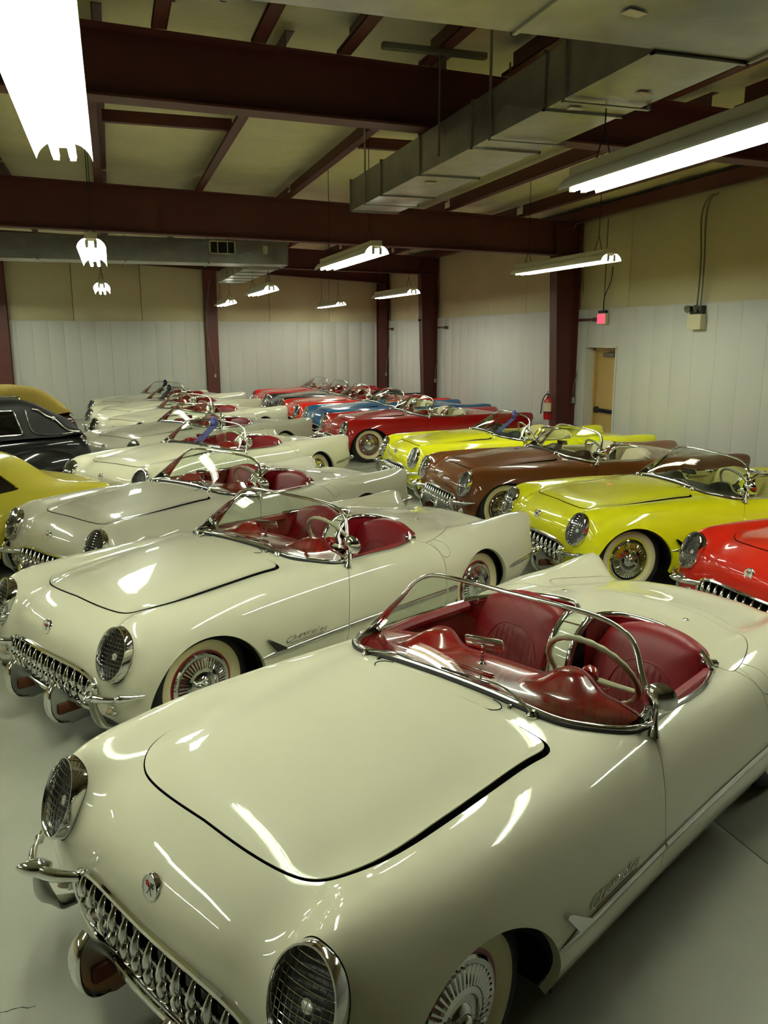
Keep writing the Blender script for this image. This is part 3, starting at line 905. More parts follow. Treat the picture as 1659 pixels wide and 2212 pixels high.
# flowing script lettering on the front fender
def text_mesh(body_, size, shear=0.0, extrude=.002, off=0.0):
    cu = bpy.data.curves.new('lettering', 'FONT')
    cu.body = body_
    cu.size = size
    cu.shear = shear
    cu.extrude = extrude
    cu.space_character = 1.15
    cu.resolution_u = 2
    cu.offset = off
    o = bpy.data.objects.new('lettering', cu)
    me = bpy.data.meshes.new_from_object(o)
    V = [tuple(v.co) for v in me.vertices]
    F = [tuple(p.vertices) for p in me.polygons]
    bpy.data.objects.remove(o)
    bpy.data.curves.remove(cu)
    bpy.data.meshes.remove(me)
    return V, F
TV, TF = text_mesh('Chevrolet', .05, .5, .002, -.0010)
tw = max(v[0] for v in TV) - min(v[0] for v in TV)
for s in (1, -1):
    V = []
    for v in TV:
        u = v[0] / tw * .345
        x = (-.512 - u) if s > 0 else (-.858 + u)
        z = .463 + v[1] * .95 + .012 * math.sin(u / .345 * PI)
        V.append(tuple(on_side(x, z, s, .004 + v[2] * 1.5)))
    part('fender_script', (V, TF), 'chrome', sharp=30, small=True)
    part('script_underline', tube([on_side(x, .458, s, .004) for x in np.linspace(-.56, -.84, 10)], .0018, 5), 'chrome', small=True)

# wheels -------------------------------------------------------------------
WHEEL_POS = [(0, .725, .335), (0, -.725, .335), (-2.591, .735, .335), (-2.591, -.735, .335)]
prof = [(.19, .045), (.20, .064), (.225, .078), (.27, .084), (.305, .078), (.327, .058), (.335, .03), (.336, 0), (.335, -.03), (.327, -.058), (.305, -.078), (.27, -.084), (.225, -.078), (.19, -.045)]
tyre_me = make_mesh('wheel', *lathe(prof, 56), None, sharp=50)
ww_me = make_mesh('whitewall', *lathe([(.202, .0665), (.226, .0793), (.262, .0856), (.264, .084)], 56), None, sharp=60)
rim_me = make_mesh('rim', *lathe([(.204, .066), (.196, .070), (.186, .066), (.17, .055)], 48), None, sharp=60)
cap_me = make_mesh('hubcap', *lathe([(.188, .060), (.187, .074), (.178, .080), (.162, .079), (.158, .074), (.108, .082), (.103, .092), (.085, .096), (.078, .088), (.055, .090), (.045, .100), (.02, .108), (.0005, .110)], 64), None, sharp=35)
ringg = lathe([(.157, .0755), (.109, .0835)], 64)
slot_me = make_mesh('hubcap_ring', *ringg, None)
fins = []
for i in range(44):
    a = 2 * PI * i / 44
    c, s_ = math.cos(a), math.sin(a)
    tx, tz = -s_, c
    V = []
    for r, yb, yt, hw in ((.160, .074, .086, .0082), (.106, .082, .095, .0056)):
        for q, y in ((-hw, yb), (hw, yb), (hw * .5, yt), (-hw * .5, yt)):
            V.append((r * c + tx * q, y, r * s_ + tz * q))
    fins.append((V, [(0, 1, 5, 4), (1, 2, 6, 5), (2, 3, 7, 6), (3, 0, 4, 7), (0, 3, 2, 1), (4, 5, 6, 7)]))
fin_me = make_mesh('hubcap_fins', *join(*fins), None, sharp=30)
spin = []
for a in (.5, .5 + PI):
    c, s_ = math.cos(a), math.sin(a)
    spin.append(tube([(.01 * c, .108, .01 * s_), (.05 * c, .116, .05 * s_), (.078 * c, .112, .078 * s_)], [.016, .014, .006], 8, flat=.7, up=(0, 1, 0)))
spin.append(ellipsoid((0, .106, 0), (.034, .018, .034), 18, 8))
spin_me = make_mesh('spinner', *join(*spin), None, sharp=50)
for (x, y, z) in WHEEL_POS:
    rz = 0 if y > 0 else PI
    k = len(PARTS)
    PARTS.append(dict(name='wheel', me=tyre_me, mat='rubber', parent=None, small=False, label=None, loc=(x, y, z), rotz=rz))
    for nm, me, mt, sm_ in (('whitewall', ww_me, 'whitewall', False), ('rim', rim_me, 'rim', False), ('hubcap', cap_me, 'chrome', False), ('hubcap_ring', slot_me, 'rim', True), ('hubcap_fins', fin_me, 'chrome', True), ('spinner', spin_me, 'chrome', True)):
        PARTS.append(dict(name=nm, me=me, mat=mt, parent=k, small=sm_, label=None))

SCHEME_BASE = dict(chrome='chrome', satin='satin_steel', satin_steel='satin_steel', black='black_gap', rubber='rubber', rubber_trim='rubber', lamp_bowl='lamp_bowl', lens_silver='lens_silver', amber_lens='amber_lens', tail_red='tail_red', enamel_white='enamel_white', enamel_red='enamel_red', enamel_black='enamel_black', rust='rust_brown', windshield_glass='windshield_glass', carpet='carpet_black', whitewall='whitewall', ivory='ivory', rim='wheel_red', leather='leather_red', leather_insert='leather_red_insert', dash='dash_red')
MESH_CACHE = {}
def mesh_with(me, mname):
    key = (me.name, mname)
    if key not in MESH_CACHE:
        c = me.copy()
        c.materials.clear()
        c.materials.append(MATS[mname])
        MESH_CACHE[key] = c
    return MESH_CACHE[key]
def sports_car(X, Y, deg, scheme, label, group, small=True, skip=()):
    S = dict(SCHEME_BASE); S.update(scheme)
    root = empty('sports_car', (X, Y, 0), PI + math.radians(deg))
    tag(root, label, 'car', group)
    made = {}
    for i, p in enumerate(PARTS):
        if p['small'] and not small: continue
        if p['parent'] is not None and p['parent'] not in made: continue
        if p['name'] in skip: continue
        o = bpy.data.objects.new(p['name'], mesh_with(p['me'], S[p['mat']]))
        COL.objects.link(o)
        o.parent = root if p['parent'] is None else made[p['parent']]
        if p.get('loc'): o.location = p['loc']
        if p.get('rotz'): o.rotation_euler = (0, 0, p['rotz'])
        made[i] = o
    return root
# ================================================================ the hall
mat('concrete', lin(168, 170, 156), rough=0.36, noise=(1.9, 0.24, 8), bump=(14, 0.08, 0.01))
mat('groove', lin(30, 30, 26), rough=0.9)
mat('wall_white', lin(206, 206, 198), rough=0.55, noise=(0.8, 0.05, 3))
mat('wall_tan', lin(208, 198, 158), rough=0.75, noise=(0.9, 0.12, 4), bump=(3, 0.15, 0.03))
mat('wall_back', lin(90, 84, 66), rough=0.9)
mat('insulation', lin(224, 218, 180), rough=0.6, noise=(1.5, 0.14, 4), bump=(2.5, 0.6, 0.06))
mat('red_oxide', lin(88, 41, 34), rough=0.55, noise=(3, 0.15, 4))
mat('galvanised', (0.44, 0.45, 0.40, 1), rough=0.32, metal=0.85, noise=(5, 0.3, 2), bump=(3, 0.25, 0.03))
mat('sticker', lin(214, 206, 178), rough=0.7)
mat('reflector_white', lin(236, 236, 226), rough=0.35)
mat('housing_cream', lin(206, 200, 170), rough=0.5)
mat('cable', lin(40, 38, 32), rough=0.6)
mat('conduit', lin(120, 118, 100), rough=0.45, metal=0.4)
mat('door_tan', lin(196, 164, 100), rough=0.5)
mat('plastic_beige', lin(214, 206, 170), rough=0.5)
mat('extinguisher_red', lin(190, 18, 24), rough=0.25, coat=0.6)
mat('panic_bar', lin(38, 42, 50), rough=0.35, metal=0.6)
mat('exit_red', lin(200, 20, 30), rough=0.5, emit=((1.0, 0.05, 0.10, 1), 1.1))
mat('exit_face', lin(230, 60, 80), rough=0.5, emit=((1.0, 0.12, 0.2, 1), 0.55))
mat('cardboard', lin(150, 92, 34), rough=0.9)
mt = mat('tube_glow', (1, 1, 1, 1), emit=(LAMP_COLOR, LAMP_STRENGTH))

XR, YB, XL, YF = 8.20, 25.05, -9.6, -6.0
ZW = 2.72                                             # top of the white wainscot panels
def zr(x): return 4.52 - 0.03 * x                     # top of the rafters (underside of purlins)
def structure(name, g, m, parent=None, sharp=30):
    o = obj(name, make_mesh(name, g[0], g[1], m, sharp=sharp), parent)
    if parent is None: tag(o, kind='structure')
    return o

# floor in slabs, with sawn joints
fl = structure('floor', box(XL - .3, XR + .5, YF - .3, YB + .5, -.30, -.05), 'groove')
xs = [XL - .3, -9.4, -3.4, 2.595, XR + .5]; ysl = [YF - .3, 7.05, 13.85, 20.9, YB + .5]
for i in range(len(xs) - 1):
    for j in range(len(ysl) - 1):
        structure('floor_slab', bbox(xs[i] + .003, xs[i + 1] - .003, ysl[j] + .003, ysl[j + 1] - .003, -.049, 0, .002), 'concrete', fl)
cr = spl([(-1.25, 2.55, 0), (-1.05, 2.62, 0), (-.92, 2.60, 0), (-.80, 2.66, 0), (-.66, 2.64, 0), (-.55, 2.70, 0), (-.40, 2.69, 0)], 40)
cr = [(p[0] + rng.normal() * .004, p[1] + rng.normal() * .004, .0002) for p in cr]
structure('floor_crack', tube(cr, .0018, 4, flat=.3, up=(1, 0, 0)), 'groove', fl)

# walls
def panel_run(parent, name, along, a0, a1, step, lo, hi, z0, z1, m, gap=.003, bev=.002, skipf=None):
    n = int(round((a1 - a0) / step))
    cache = {}
    for i in range(n):
        p0, p1 = a0 + i * step + gap / 2, a0 + (i + 1) * step - gap / 2
        zz0 = skipf(p0, p1) if skipf else z0
        key = round(zz0, 3)
        if key not in cache:
            wd = p1 - p0
            g = bbox(0, wd, lo, hi, zz0, z1, bev) if along == 'x' else bbox(lo, hi, 0, wd, zz0, z1, bev)
            cache[key] = make_mesh(name, g[0], g[1], m, sharp=30)
        obj(name, cache[key], parent, loc=(p0, 0, 0) if along == 'x' else (0, p0, 0))
DY0, DY1, DZ = 12.44, 13.42, 2.07                     # doorway in the right wall
wr = structure('wall_right', join(box(XR + .10, XR + .40, YF, DY0, 0, 4.4), box(XR + .10, XR + .40, DY1, YB + .3, 0, 4.4), box(XR + .10, XR + .40, DY0, DY1, DZ, 4.4)), 'wall_back')
st = (DY1 - DY0) / 2.0
y_start = DY0 - st * 37
panel_run(wr, 'wall_panel', 'y', y_start, DY0 + st * 26, st, XR, XR + .05, 0, ZW, 'wall_white', skipf=lambda a, b: DZ if (a > DY0 - .01 and b < DY1 + .01) else 0.0)
panel_run(wr, 'upper_panel', 'y', YF, YB, 1.825, XR + .05, XR + .10, ZW, 4.35, 'wall_tan', gap=.012)
structure('ledge', box(XR - .012, XR + .05, y_start, YB, ZW, ZW + .02), 'wall_white', wr)
wb_ = structure('wall_back', box(XL - .3, XR + .4, YB + .10, YB + .40, 0, 5.2), 'wall_back')
panel_run(wb_, 'wall_panel', 'x', XR - .41 * 43, XR, .41, YB, YB + .05, 0, ZW - .03, 'wall_white')
panel_run(wb_, 'upper_panel', 'x', XR - 1.83 * 10, XR, 1.83, YB + .05, YB + .10, ZW - .03, 5.0, 'wall_tan', gap=.014)
structure('ledge', box(XL, XR, YB - .012, YB + .05, ZW - .03, ZW - .01), 'wall_white', wb_)
wl = structure('wall_left', box(XL - .3, XL, YF - .3, YB + .4, 0, 5.2), 'wall_tan')
wf_ = structure('wall_front', box(XL - .3, XR + .4, YF - .3, YF, 0, 5.2), 'wall_back')

# exit door
d1 = empty('door_1', (XR + .25, (DY0 + DY1) / 2, 0)); tag(d1, kind='structure')
def dpart(name, g, m, par=d1):
    g = ([(v[0] - d1.location.x, v[1] - d1.location.y, v[2]) for v in g[0]], g[1])
    return obj(name, make_mesh(name, g[0], g[1], m), par)
dpart('jamb', join(box(XR - .015, XR + .32, DY1 - .02, DY1 + .02, 0, DZ + .02), box(XR - .015, XR + .32, DY0 - .02, DY0 + .02, 0, DZ + .02), box(XR - .015, XR + .32, DY0, DY1, DZ, DZ + .03)), 'wall_white')
dpart('door_frame', join(box(XR + .16, XR + .26, DY1 - .07, DY1 - .02, 0, DZ - .0), box(XR + .16, XR + .26, DY0 + .02, DY0 + .07, 0, DZ), box(XR + .16, XR + .26, DY0, DY1, DZ - .05, DZ)), 'door_tan')
lf = dpart('door_leaf', bbox(XR + .20, XR + .245, DY0 + .075, DY1 - .075, .01, DZ - .055, .004), 'door_tan')
o = dpart('panic_bar', join(bbox(XR + .13, XR + .17, DY0 + .12, DY1 - .12, .92, .99, .012), bbox(XR + .15, XR + .20, DY1 - .20, DY1 - .11, .90, 1.01, .01), bbox(XR + .15, XR + .20, DY0 + .10, DY0 + .16, .90, 1.01, .01)), 'panic_bar')
o = dpart('door_closer', join(bbox(XR + .13, XR + .20, DY0 + .30, DY0 + .62, DZ - .16, DZ - .09, .012), tube([(XR + .16, DY0 + .50, DZ - .08), (XR + .11, DY0 + .36, DZ - .06), (XR + .18, DY0 + .16, DZ - .055)], .011, 6)), 'conduit')

# steel frames: rafters, columns
def ibeam(name, label, cat, pts_top, pts_bot, y, fw=.22, tf=.018, tw_=.014, group=None):
    """rafter along x: top and bottom edge polylines (x,z)"""
    r = empty(name, (pts_top[0][0], y, pts_bot[0][1]))
    tag(r, label, cat, group)
    def loc(g): return [(v[0] - r.location.x, v[1] - r.location.y, v[2] - r.location.z) for v in g[0]], g[1]
    def strip(pts, up):
        V, F = [], []
        for (x, z) in pts:
            V += [(x, y - fw / 2, z), (x, y + fw / 2, z), (x, y + fw / 2, z + up), (x, y - fw / 2, z + up)]
        n = len(pts)
        for i in range(n - 1):
            for k in range(4): F.append((i * 4 + k, i * 4 + (k + 1) % 4, (i + 1) * 4 + (k + 1) % 4, (i + 1) * 4 + k))
        F += [(3, 2, 1, 0), tuple((n - 1) * 4 + k for k in range(4))]
        return V, F
    for nm, g in (('bottom_flange', strip(pts_bot, tf)), ('top_flange', strip(pts_top, -tf))):
        g = loc(g); obj(nm, make_mesh(nm, g[0], g[1], 'red_oxide'), r)
    poly = [(x, z + tf) for x, z in pts_bot] + [(x, z - tf) for x, z in reversed(pts_top)]
    g = loc(prism(poly, 'y', y - tw_ / 2, y + tw_ / 2)); obj('web', make_mesh('web', g[0], g[1], 'red_oxide'), r)
    return r
FRAMES = [(7.05, 'dark red steel roof beam nearest the camera, above the grey duct', 4.02), (13.85, 'dark red steel roof beam across the middle of the hall', 3.83), (20.9, 'dark red steel roof beam in front of the back wall', 3.98)]
for y, lab, zb in FRAMES:
    xs_ = np.linspace(XL, XR - .05, 8)
    ibeam('roof_beam', lab, 'beam', [(x, zr(x)) for x in xs_], [(x, zb - .017 * x) for x in xs_], y, group='steel roof beams')
xs_ = np.linspace(XL, XR - .05, 8)
ibeam('end_wall_beam', 'dark red steel beam along the top of the back wall', 'beam', [(x, zr(x)) for x in xs_], [(x, 4.285 - .052 * x) for x in xs_], YB - .14, fw=.2)

def column(name, label, x0, x1b, x1t, y, fw, z1, along='x', group='steel columns'):
    """tapered I column: outer face x0, inner face from x1b (foot) to x1t (top)"""
    r = empty(name, ((x0 + x1b) / 2, y, 0)); tag(r, label, 'column', group)
    def put(nm, g, m='red_oxide'):
        g = ([(v[0] - r.location.x, v[1] - r.location.y, v[2]) for v in g[0]], g[1])
        return obj(nm, make_mesh(nm, g[0], g[1], m), r)
    put('outer_flange', box(x0 - .014, x0, y - fw / 2, y + fw / 2, 0, z1))
    V = []
    for x, z in ((x1b, 0), (x1t, z1)):
        V += [(x, y - fw / 2, z), (x + .016, y - fw / 2, z), (x + .016, y + fw / 2, z), (x, y + fw / 2, z)]
    put('inner_flange', (V, [(3, 2, 1, 0), (4, 5, 6, 7), (0, 1, 5, 4), (1, 2, 6, 5), (2, 3, 7, 6), (3, 0, 4, 7)]))
    put('web', prism([(x1b + .01, 0), (x0 - .01, 0), (x0 - .01, z1), (x1t + .01, z1)], 'y', y - .008, y + .008))
    put('base_plate', bbox(x1b - .03, x0, y - fw / 2 - .02, y + fw / 2 + .02, 0, .02, .004))
    return r
column('steel_column', 'tapered dark red steel column beside the tan exit door', XR - .005, XR - .36, XR - .52, 13.85, .26, zr(XR) - .02)
column('steel_column', 'tapered dark red steel column further down the right wall with dome camera', XR - .005, XR - .34, XR - .48, 20.9, .26, zr(XR) - .02)
def wall_column(label, x, wd, y1):
    r = empty('steel_column', (x, YB - .12, 0)); tag(r, label, 'column', 'steel columns')
    h = 4.285 - .052 * x - .01
    for nm, g in (('front_flange', box(-wd / 2, wd / 2, -.12, -.105, 0, h)), ('rear_flange', box(-wd / 2, wd / 2, .105, .115, 0, h)), ('web', box(-.008, .008, -.105, .105, 0, h)), ('base_plate', bbox(-wd / 2 - .02, wd / 2 + .02, -.13, .115, 0, .02, .004))):
        obj(nm, make_mesh(nm, g[0], g[1], 'red_oxide'), r)
wall_column('dark red steel column in the middle of the back wall', 2.79, .36, 0)
wall_column('dark red steel column at the left end of the back wall', -2.80, .36, 0)
wall_column('dark red steel column in the corner of the back wall', 8.0, .28, 0)

# purlins
def purlin(x, y0, y1, label):
    z = zr(x)
    r = obj('purlin', make_mesh('purlin', *join(box(-.004, .004, 0, y1 - y0, 0, .2), box(-.11, .0, 0, y1 - y0, 0, .006), box(0, .075, 0, y1 - y0, .194, .2), box(-.11, -.104, 0, y1 - y0, 0, .025)), 'red_oxide'), None, loc=(x, y0, z))
    tag(r, label, 'purlin', 'roof purlins')
ords = ['first', 'second', 'third', 'fourth', 'fifth', 'sixth', 'seventh', 'eighth']
for bi, (y0, y1, wh) in enumerate(((7.17, 13.73, 'between the two nearest roof beams'), (13.97, 20.78, 'between the middle and farthest roof beams'))):
    for i, x in enumerate((0.02, 1.49, 2.88, 4.28, 5.62, 7.0)):
        purlin(x, y0, y1, 'dark red roof purlin %s, %s from the left' % (wh, ords[i]))
    for x in (-1.4,):
        purlin(x, y0, y1, 'dark red purlin at the left edge %s' % wh)
for i, x in enumerate((.54, 1.28, 1.96, 2.65, 3.4, 4.2, 5.0, 5.8, 6.6, 7.4)):
    purlin(x, YF + .1, 6.93, 'dark red roof purlin above the camera, %s from the left' % (ords + ['ninth', 'tenth'])[i])
for x in (-.3,):
    purlin(x, YF + .1, 6.93, 'dark red roof purlin hidden by the big left lamp')
for i, x in enumerate((0.02, 1.49, 2.88, 4.28, 5.62, 7.0)):
    purlin(x, 21.02, YB - .26, 'dark red roof purlin next to the back wall, %s from the left' % ords[i])
b_ = obj('bridging_strut', make_mesh('bridging_strut', *box(.06, 1.44, 9.97, 10.05, zr(.7) + .03, zr(.7) + .15), 'red_oxide')); tag(b_, 'short dark red strut bridging two purlins beside the left lamp', 'strut')
b_ = obj('bridging_strut', make_mesh('bridging_strut', *box(2.93, 4.24, 9.97, 10.05, zr(3.5) + .03, zr(3.5) + .15), 'red_oxide')); tag(b_, 'short dark red strut bridging two purlins behind the end of the duct', 'strut')
eave = obj('eave_strut', make_mesh('eave_strut', *box(XR - .16, XR + .02, YF + .1, YB - .26, zr(XR) + .0, zr(XR) + .17), 'red_oxide')); tag(eave, 'dark red eave strut along the top of the right wall', 'strut')

# insulated ceiling, sagging a little between the purlins
nxg, nyg = 140, 110
V = []
for i in range(nxg):
    for j in range(nyg):
        x = XL - .2 + (XR + .4 - XL + .2) * i / (nxg - 1); y = YF - .2 + (YB + .4 - YF + .2) * j / (nyg - 1)
        V.append((x, y, zr(x) + .262 - .028 * abs(math.sin((x - .02) / 1.42 * PI)) + .012 * math.sin(y * 2.1 + 1.3 * math.sin(x * 1.7)) * math.sin(x * 2.2)))
F = [(i * nyg + j, i * nyg + j + 1, (i + 1) * nyg + j + 1, (i + 1) * nyg + j) for i in range(nxg - 1) for j in range(nyg - 1)]
structure('ceiling', (V, F), 'insulation', sharp=60)

# ducts -----------------------------------------------------------------
def duct_run(root, along, a0, a1, n, lo, hi, z0, z1):
    """sheet-metal sections with cross-broken faces and joint collars"""
    L = (a1 - a0) / n
    b = .008
    def P(a, t, z):
        p = (a, t, z) if along == 'x' else (t, a, z)
        return (p[0] - root.location.x, p[1] - root.location.y, p[2] - root.location.z)
    for i in range(n):
        s0, s1 = a0 + i * L, a0 + (i + 1) * L
        c = [P(s0, lo, z0), P(s1, lo, z0), P(s1, hi, z0), P(s0, hi, z0), P(s0, lo, z1), P(s1, lo, z1), P(s1, hi, z1), P(s0, hi, z1)]
        m_ = (s0 + s1) / 2
        c += [P(m_, (lo + hi) / 2, z0 - b), P(m_, lo - b, (z0 + z1) / 2), P(m_, hi + b, (z0 + z1) / 2), P(m_, (lo + hi) / 2, z1 + b)]
        F = []
        for q, k in (((0, 3, 2, 1), 8), ((0, 1, 5, 4), 9), ((2, 3, 7, 6), 10), ((4, 5, 6, 7), 11)):
            F += [(q[j], q[(j + 1) % 4], k) for j in range(4)]
        F += [(1, 2, 6, 5), (3, 0, 4, 7)]
        bm = bmesh.new(); vs = [bm.verts.new(v) for v in c]
        for f in F: bm.faces.new([vs[t] for t in f])
        bmesh.ops.recalc_face_normals(bm, faces=bm.faces[:])
        me = bpy.data.meshes.new('duct_section'); bm.to_mesh(me); bm.free(); me.materials.append(MATS['galvanised'])
        obj('duct_section', me, root)
    e = .014
    for i in range(n + 1):
        s0 = a0 + i * L
        g = join(*[([P(*(v if along == 'x' else v)) for v in bx_[0]], bx_[1]) for bx_ in (box(s0 - .012, s0 + .012, lo - e, hi + e, z0 - e, z0 - .001), box(s0 - .012, s0 + .012, lo - e, hi + e, z1 + .001, z1 + e), box(s0 - .012, s0 + .012, lo - e, lo - .001, z0 - e, z1 + e), box(s0 - .012, s0 + .012, hi + .001, hi + e, z0 - e, z1 + e))])
        obj('duct_collar', make_mesh('duct_collar', g[0], g[1], 'galvanised'), root)
du = empty('air_duct', (2.87, 6.4, 3.62)); tag(du, 'galvanised air duct hanging below the nearest roof beam', 'duct')
duct_run(du, 'y', 3.77, 9.2, 5, 2.60, 3.14, 3.62, 3.93)
trk = empty('trunk_duct', (.5, 3.2, 3.62)); tag(trk, 'wide galvanised trunk duct crossing the top of the picture', 'duct')
duct_run(trk, 'x', -3.4, 3.14, 5, 2.92, 3.74, 3.62, 4.05)
for (x, y, wd, dp, r_) in ((2.2, 3.35, .10, .06, .2), (2.75, 4.75, .09, .06, -.1), (2.95, 4.35, .09, .05, .1), (2.8, 7.3, .09, .05, 0), (1.0, 3.45, .06, .05, 0)):
    par = trk if y < 3.7 else du
    g = xf(box(-wd / 2, wd / 2, -dp / 2, dp / 2, -.0145, -.012), Matrix.Translation((x, y, 3.62)) @ Matrix.Rotation(r_, 4, 'Z'))
    g = ([(v[0] - par.location.x, v[1] - par.location.y, v[2] - par.location.z) for v in g[0]], g[1])
    obj('duct_label', make_mesh('duct_label', g[0], g[1], 'sticker'), par)
bd = empty('air_duct', (0, 15.5, 3.53)); tag(bd, 'galvanised air duct behind the middle roof beam with a louvred vent', 'duct')
duct_run(bd, 'x', -9.4, 3.10, 9, 15.2, 15.85, 3.53, 3.93)
duct_run(bd, 'y', 15.86, 20.2, 5, 2.45, 3.05, 3.50, 3.74)
vent_g = join(box(1.72, 2.18, 15.17, 15.185, 3.68, 3.70), box(1.72, 2.18, 15.17, 15.185, 3.885, 3.905), box(1.72, 1.745, 15.17, 15.185, 3.68, 3.905), box(2.155, 2.18, 15.17, 15.185, 3.68, 3.905), box(1.86, 1.875, 15.17, 15.185, 3.68, 3.905), box(2.03, 2.045, 15.17, 15.185, 3.68, 3.905))
def rel(g, r): return [(v[0] - r.location.x, v[1] - r.location.y, v[2] - r.location.z) for v in g[0]], g[1]
vf = obj('vent_frame', make_mesh('vent_frame', *rel(vent_g, bd), 'housing_cream'), bd)
obj('vent_dark', make_mesh('vent_dark', *rel(box(1.73, 2.17, 15.186, 15.19, 3.69, 3.9), bd), 'groove'), bd)
obj('duct_label', make_mesh('duct_label', *rel(box(2.66, 2.74, 15.17, 15.185, 3.70, 3.84), bd), 'sticker'), bd)
# trapeze carrying the near duct
hz = zr(2.45) - .05
tz_ = empty('duct_hanger', (2.45, 6.5, hz)); tag(tz_, 'grey strut with two rods hanging the near air duct from the purlins', 'hanger')
obj('strut', make_mesh('strut', *bbox(-.36, .50, -.03, .03, .0, .045, .005), 'conduit'), tz_)
for x in (2.56, 3.16):
    obj('rod', make_mesh('rod', *tube([(x - 2.45 - .0, 0, 0), (x - 2.45, 0, 3.66 - hz)], .008, 6), 'conduit'), tz_)
for k, y in enumerate((4.6, 5.6, 8.6)):
    hg = obj('hanger_strap', make_mesh('hanger_strap', *join(box(2.575, 2.583, y - .015, y + .015, 3.60, zr(2.6)), box(3.157, 3.165, y - .015, y + .015, 3.60, zr(3.1)), box(2.575, 3.165, y - .015, y + .015, 3.592, 3.600)), 'galvanised'))
    tag(hg, 'thin metal strap slung under the near air duct, %s from the camera' % ords[k], 'strap', 'duct straps')

# fluorescent lamps -------------------------------------------------------
LP = []
wing = spl([(.050, .012), (.075, .010), (.100, -.006), (.125, -.034), (.140, -.070)], 10)
LEN = 2.45
def wing_mesh(s):
    V = []
    for y in (0, LEN):
        V += [(s * p[0], y, p[1]) for p in wing] + [(s * (p[0] + .002), y, p[1] + .003) for p in reversed(wing)]
    n = 20
    F = [(k, (k + 1) % n, (k + 1) % n + n, k + n) for k in range(n)] + [tuple(range(n)), tuple(reversed(range(n, 2 * n)))]
    return V, F if s > 0 else [tuple(reversed(f)) for f in F]
wingR = make_mesh('reflector', *wing_mesh(1), 'reflector_white', sharp=60)
wingL = make_mesh('reflector', *wing_mesh(-1), 'reflector_white', sharp=60)
hous = make_mesh('housing', *join(bbox(-.062, .062, .0, LEN, .012, .075, .006), bbox(-.052, .052, .02, LEN - .02, -.012, .012, .004)), 'housing_cream')
tub = make_mesh('lamp_tube', *tube([(0, .045, 0), (0, LEN - .045, 0)], .019, 10), 'tube_glow', sharp=50)
sock = make_mesh('socket', *bbox(-.016, .016, .0, .03, -.075, .0, .005), 'reflector_white')
def fixture(x, yfar, z, label, sway=0.0, ztop=None):
    z = z + .07
    r = empty('fluorescent_lamp', (x, yfar - LEN, z)); tag(r, label, 'lamp', 'hanging fluorescent lamps')
    r.rotation_euler = (0, 0, sway)
    obj('housing', hous, r); obj('reflector', wingR, r); obj('reflector', wingL, r)
    for dx in (-.042, .042):
        obj('lamp_tube', tub, r, loc=(dx, 0, -.055)); obj('socket', sock, r, loc=(dx, 0, 0)); obj('socket', sock, r, loc=(dx, LEN - .03, 0))
    top = (ztop or zr(x) + .235) - z
    for y in (.30, LEN - .30):
        obj('chain', make_mesh('chain', *join(tube([(-.05, y, .075), (0, y, .25), (.0, y, top)], .0045, 5), tube([(.05, y, .075), (0, y, .25)], .0045, 5)), 'cable'), r)
    return r
fixture(-.17, 4.95, 3.18, 'big bright fluorescent lamp at the top left corner')
fixture(2.93, 5.0, 3.18, 'long bright fluorescent lamp at the right edge', ztop=3.612)
fixture(-.13, 11.6, 3.15, 'fluorescent lamp straight beyond the big left lamp, seen end on')
fixture(2.88, 11.6, 3.17, 'fluorescent lamp hanging in front of the middle beam, under the duct end', ztop=zr(2.88))
fixture(5.82, 11.5, 3.16, 'fluorescent lamp hanging in front of the column by the exit door')
fixture(-.10, 18.2, 3.11, 'smallest fluorescent lamp on the left, in front of the back wall')
fixture(2.88, 18.1, 3.11, 'fluorescent lamp just right of the branch duct', ztop=3.495)
fixture(5.82, 18.5, 3.11, 'fluorescent lamp in front of the second right column')
fixture(2.88, 23.6, 3.08, 'tiny fluorescent lamp beside the middle back wall column', ztop=zr(2.88))
fixture(5.82, 24.1, 3.08, 'tiny fluorescent lamp left of the corner column')
fixture(5.82, 4.9, 3.18, 'fluorescent lamp out of view to the right of the camera', ztop=zr(5.82))
for i, xx in enumerate((-3.1, -6.1)):
    for j, yy in enumerate((4.9, 11.5, 18.2, 23.6)):
        fixture(xx, yy, 3.16, 'fluorescent lamp out of view on the left, %s column %s row' % (ords[i], ords[j]))

# wall equipment ------------------------------------------------------------
ex = empty('exit_sign', (XR - .05, 12.85, 2.47)); tag(ex, 'lit red exit sign above the tan door', 'sign')
obj('case', make_mesh('case', *bbox(-.03, .03, -.13, .13, 0, .19, .006), 'plastic_beige'), ex)
obj('face', make_mesh('face', *box(-.034, -.030, -.120, .120, .012, .178), 'exit_face'), ex)
EV, EF = text_mesh('EXIT', .19, 0, .001)
ew = max(v[0] for v in EV)
obj('letters', make_mesh('letters', [(-.036 - v[2], .10 - v[0] / ew * .20, .038 + v[1] * .85) for v in EV], EF, 'exit_red'), ex)
obj('mount', make_mesh('mount', *box(-.03, .03, -.10, .10, .19, .235), 'cable'), ex)
obj('conduit', make_mesh('conduit', *tube([(0, -.02, .235), (0, -.02, 1.75)], .010, 8), 'conduit'), ex)
obj('cord', make_mesh('cord', *tube(spl([(-.02, -.04, .235), (-.03, -.07, .45), (-.02, -.22, .70), (-.02, -.27, .95)], 20), .008, 6), 'cable'), ex)
em = empty('emergency_light', (XR - .066, 10.35, 2.36)); tag(em, 'beige emergency light box with two lamp heads on the right wall', 'light')
obj('case', make_mesh('case', *bbox(-.05, .058, -.15, .15, 0, .22, .01), 'plastic_beige'), em)
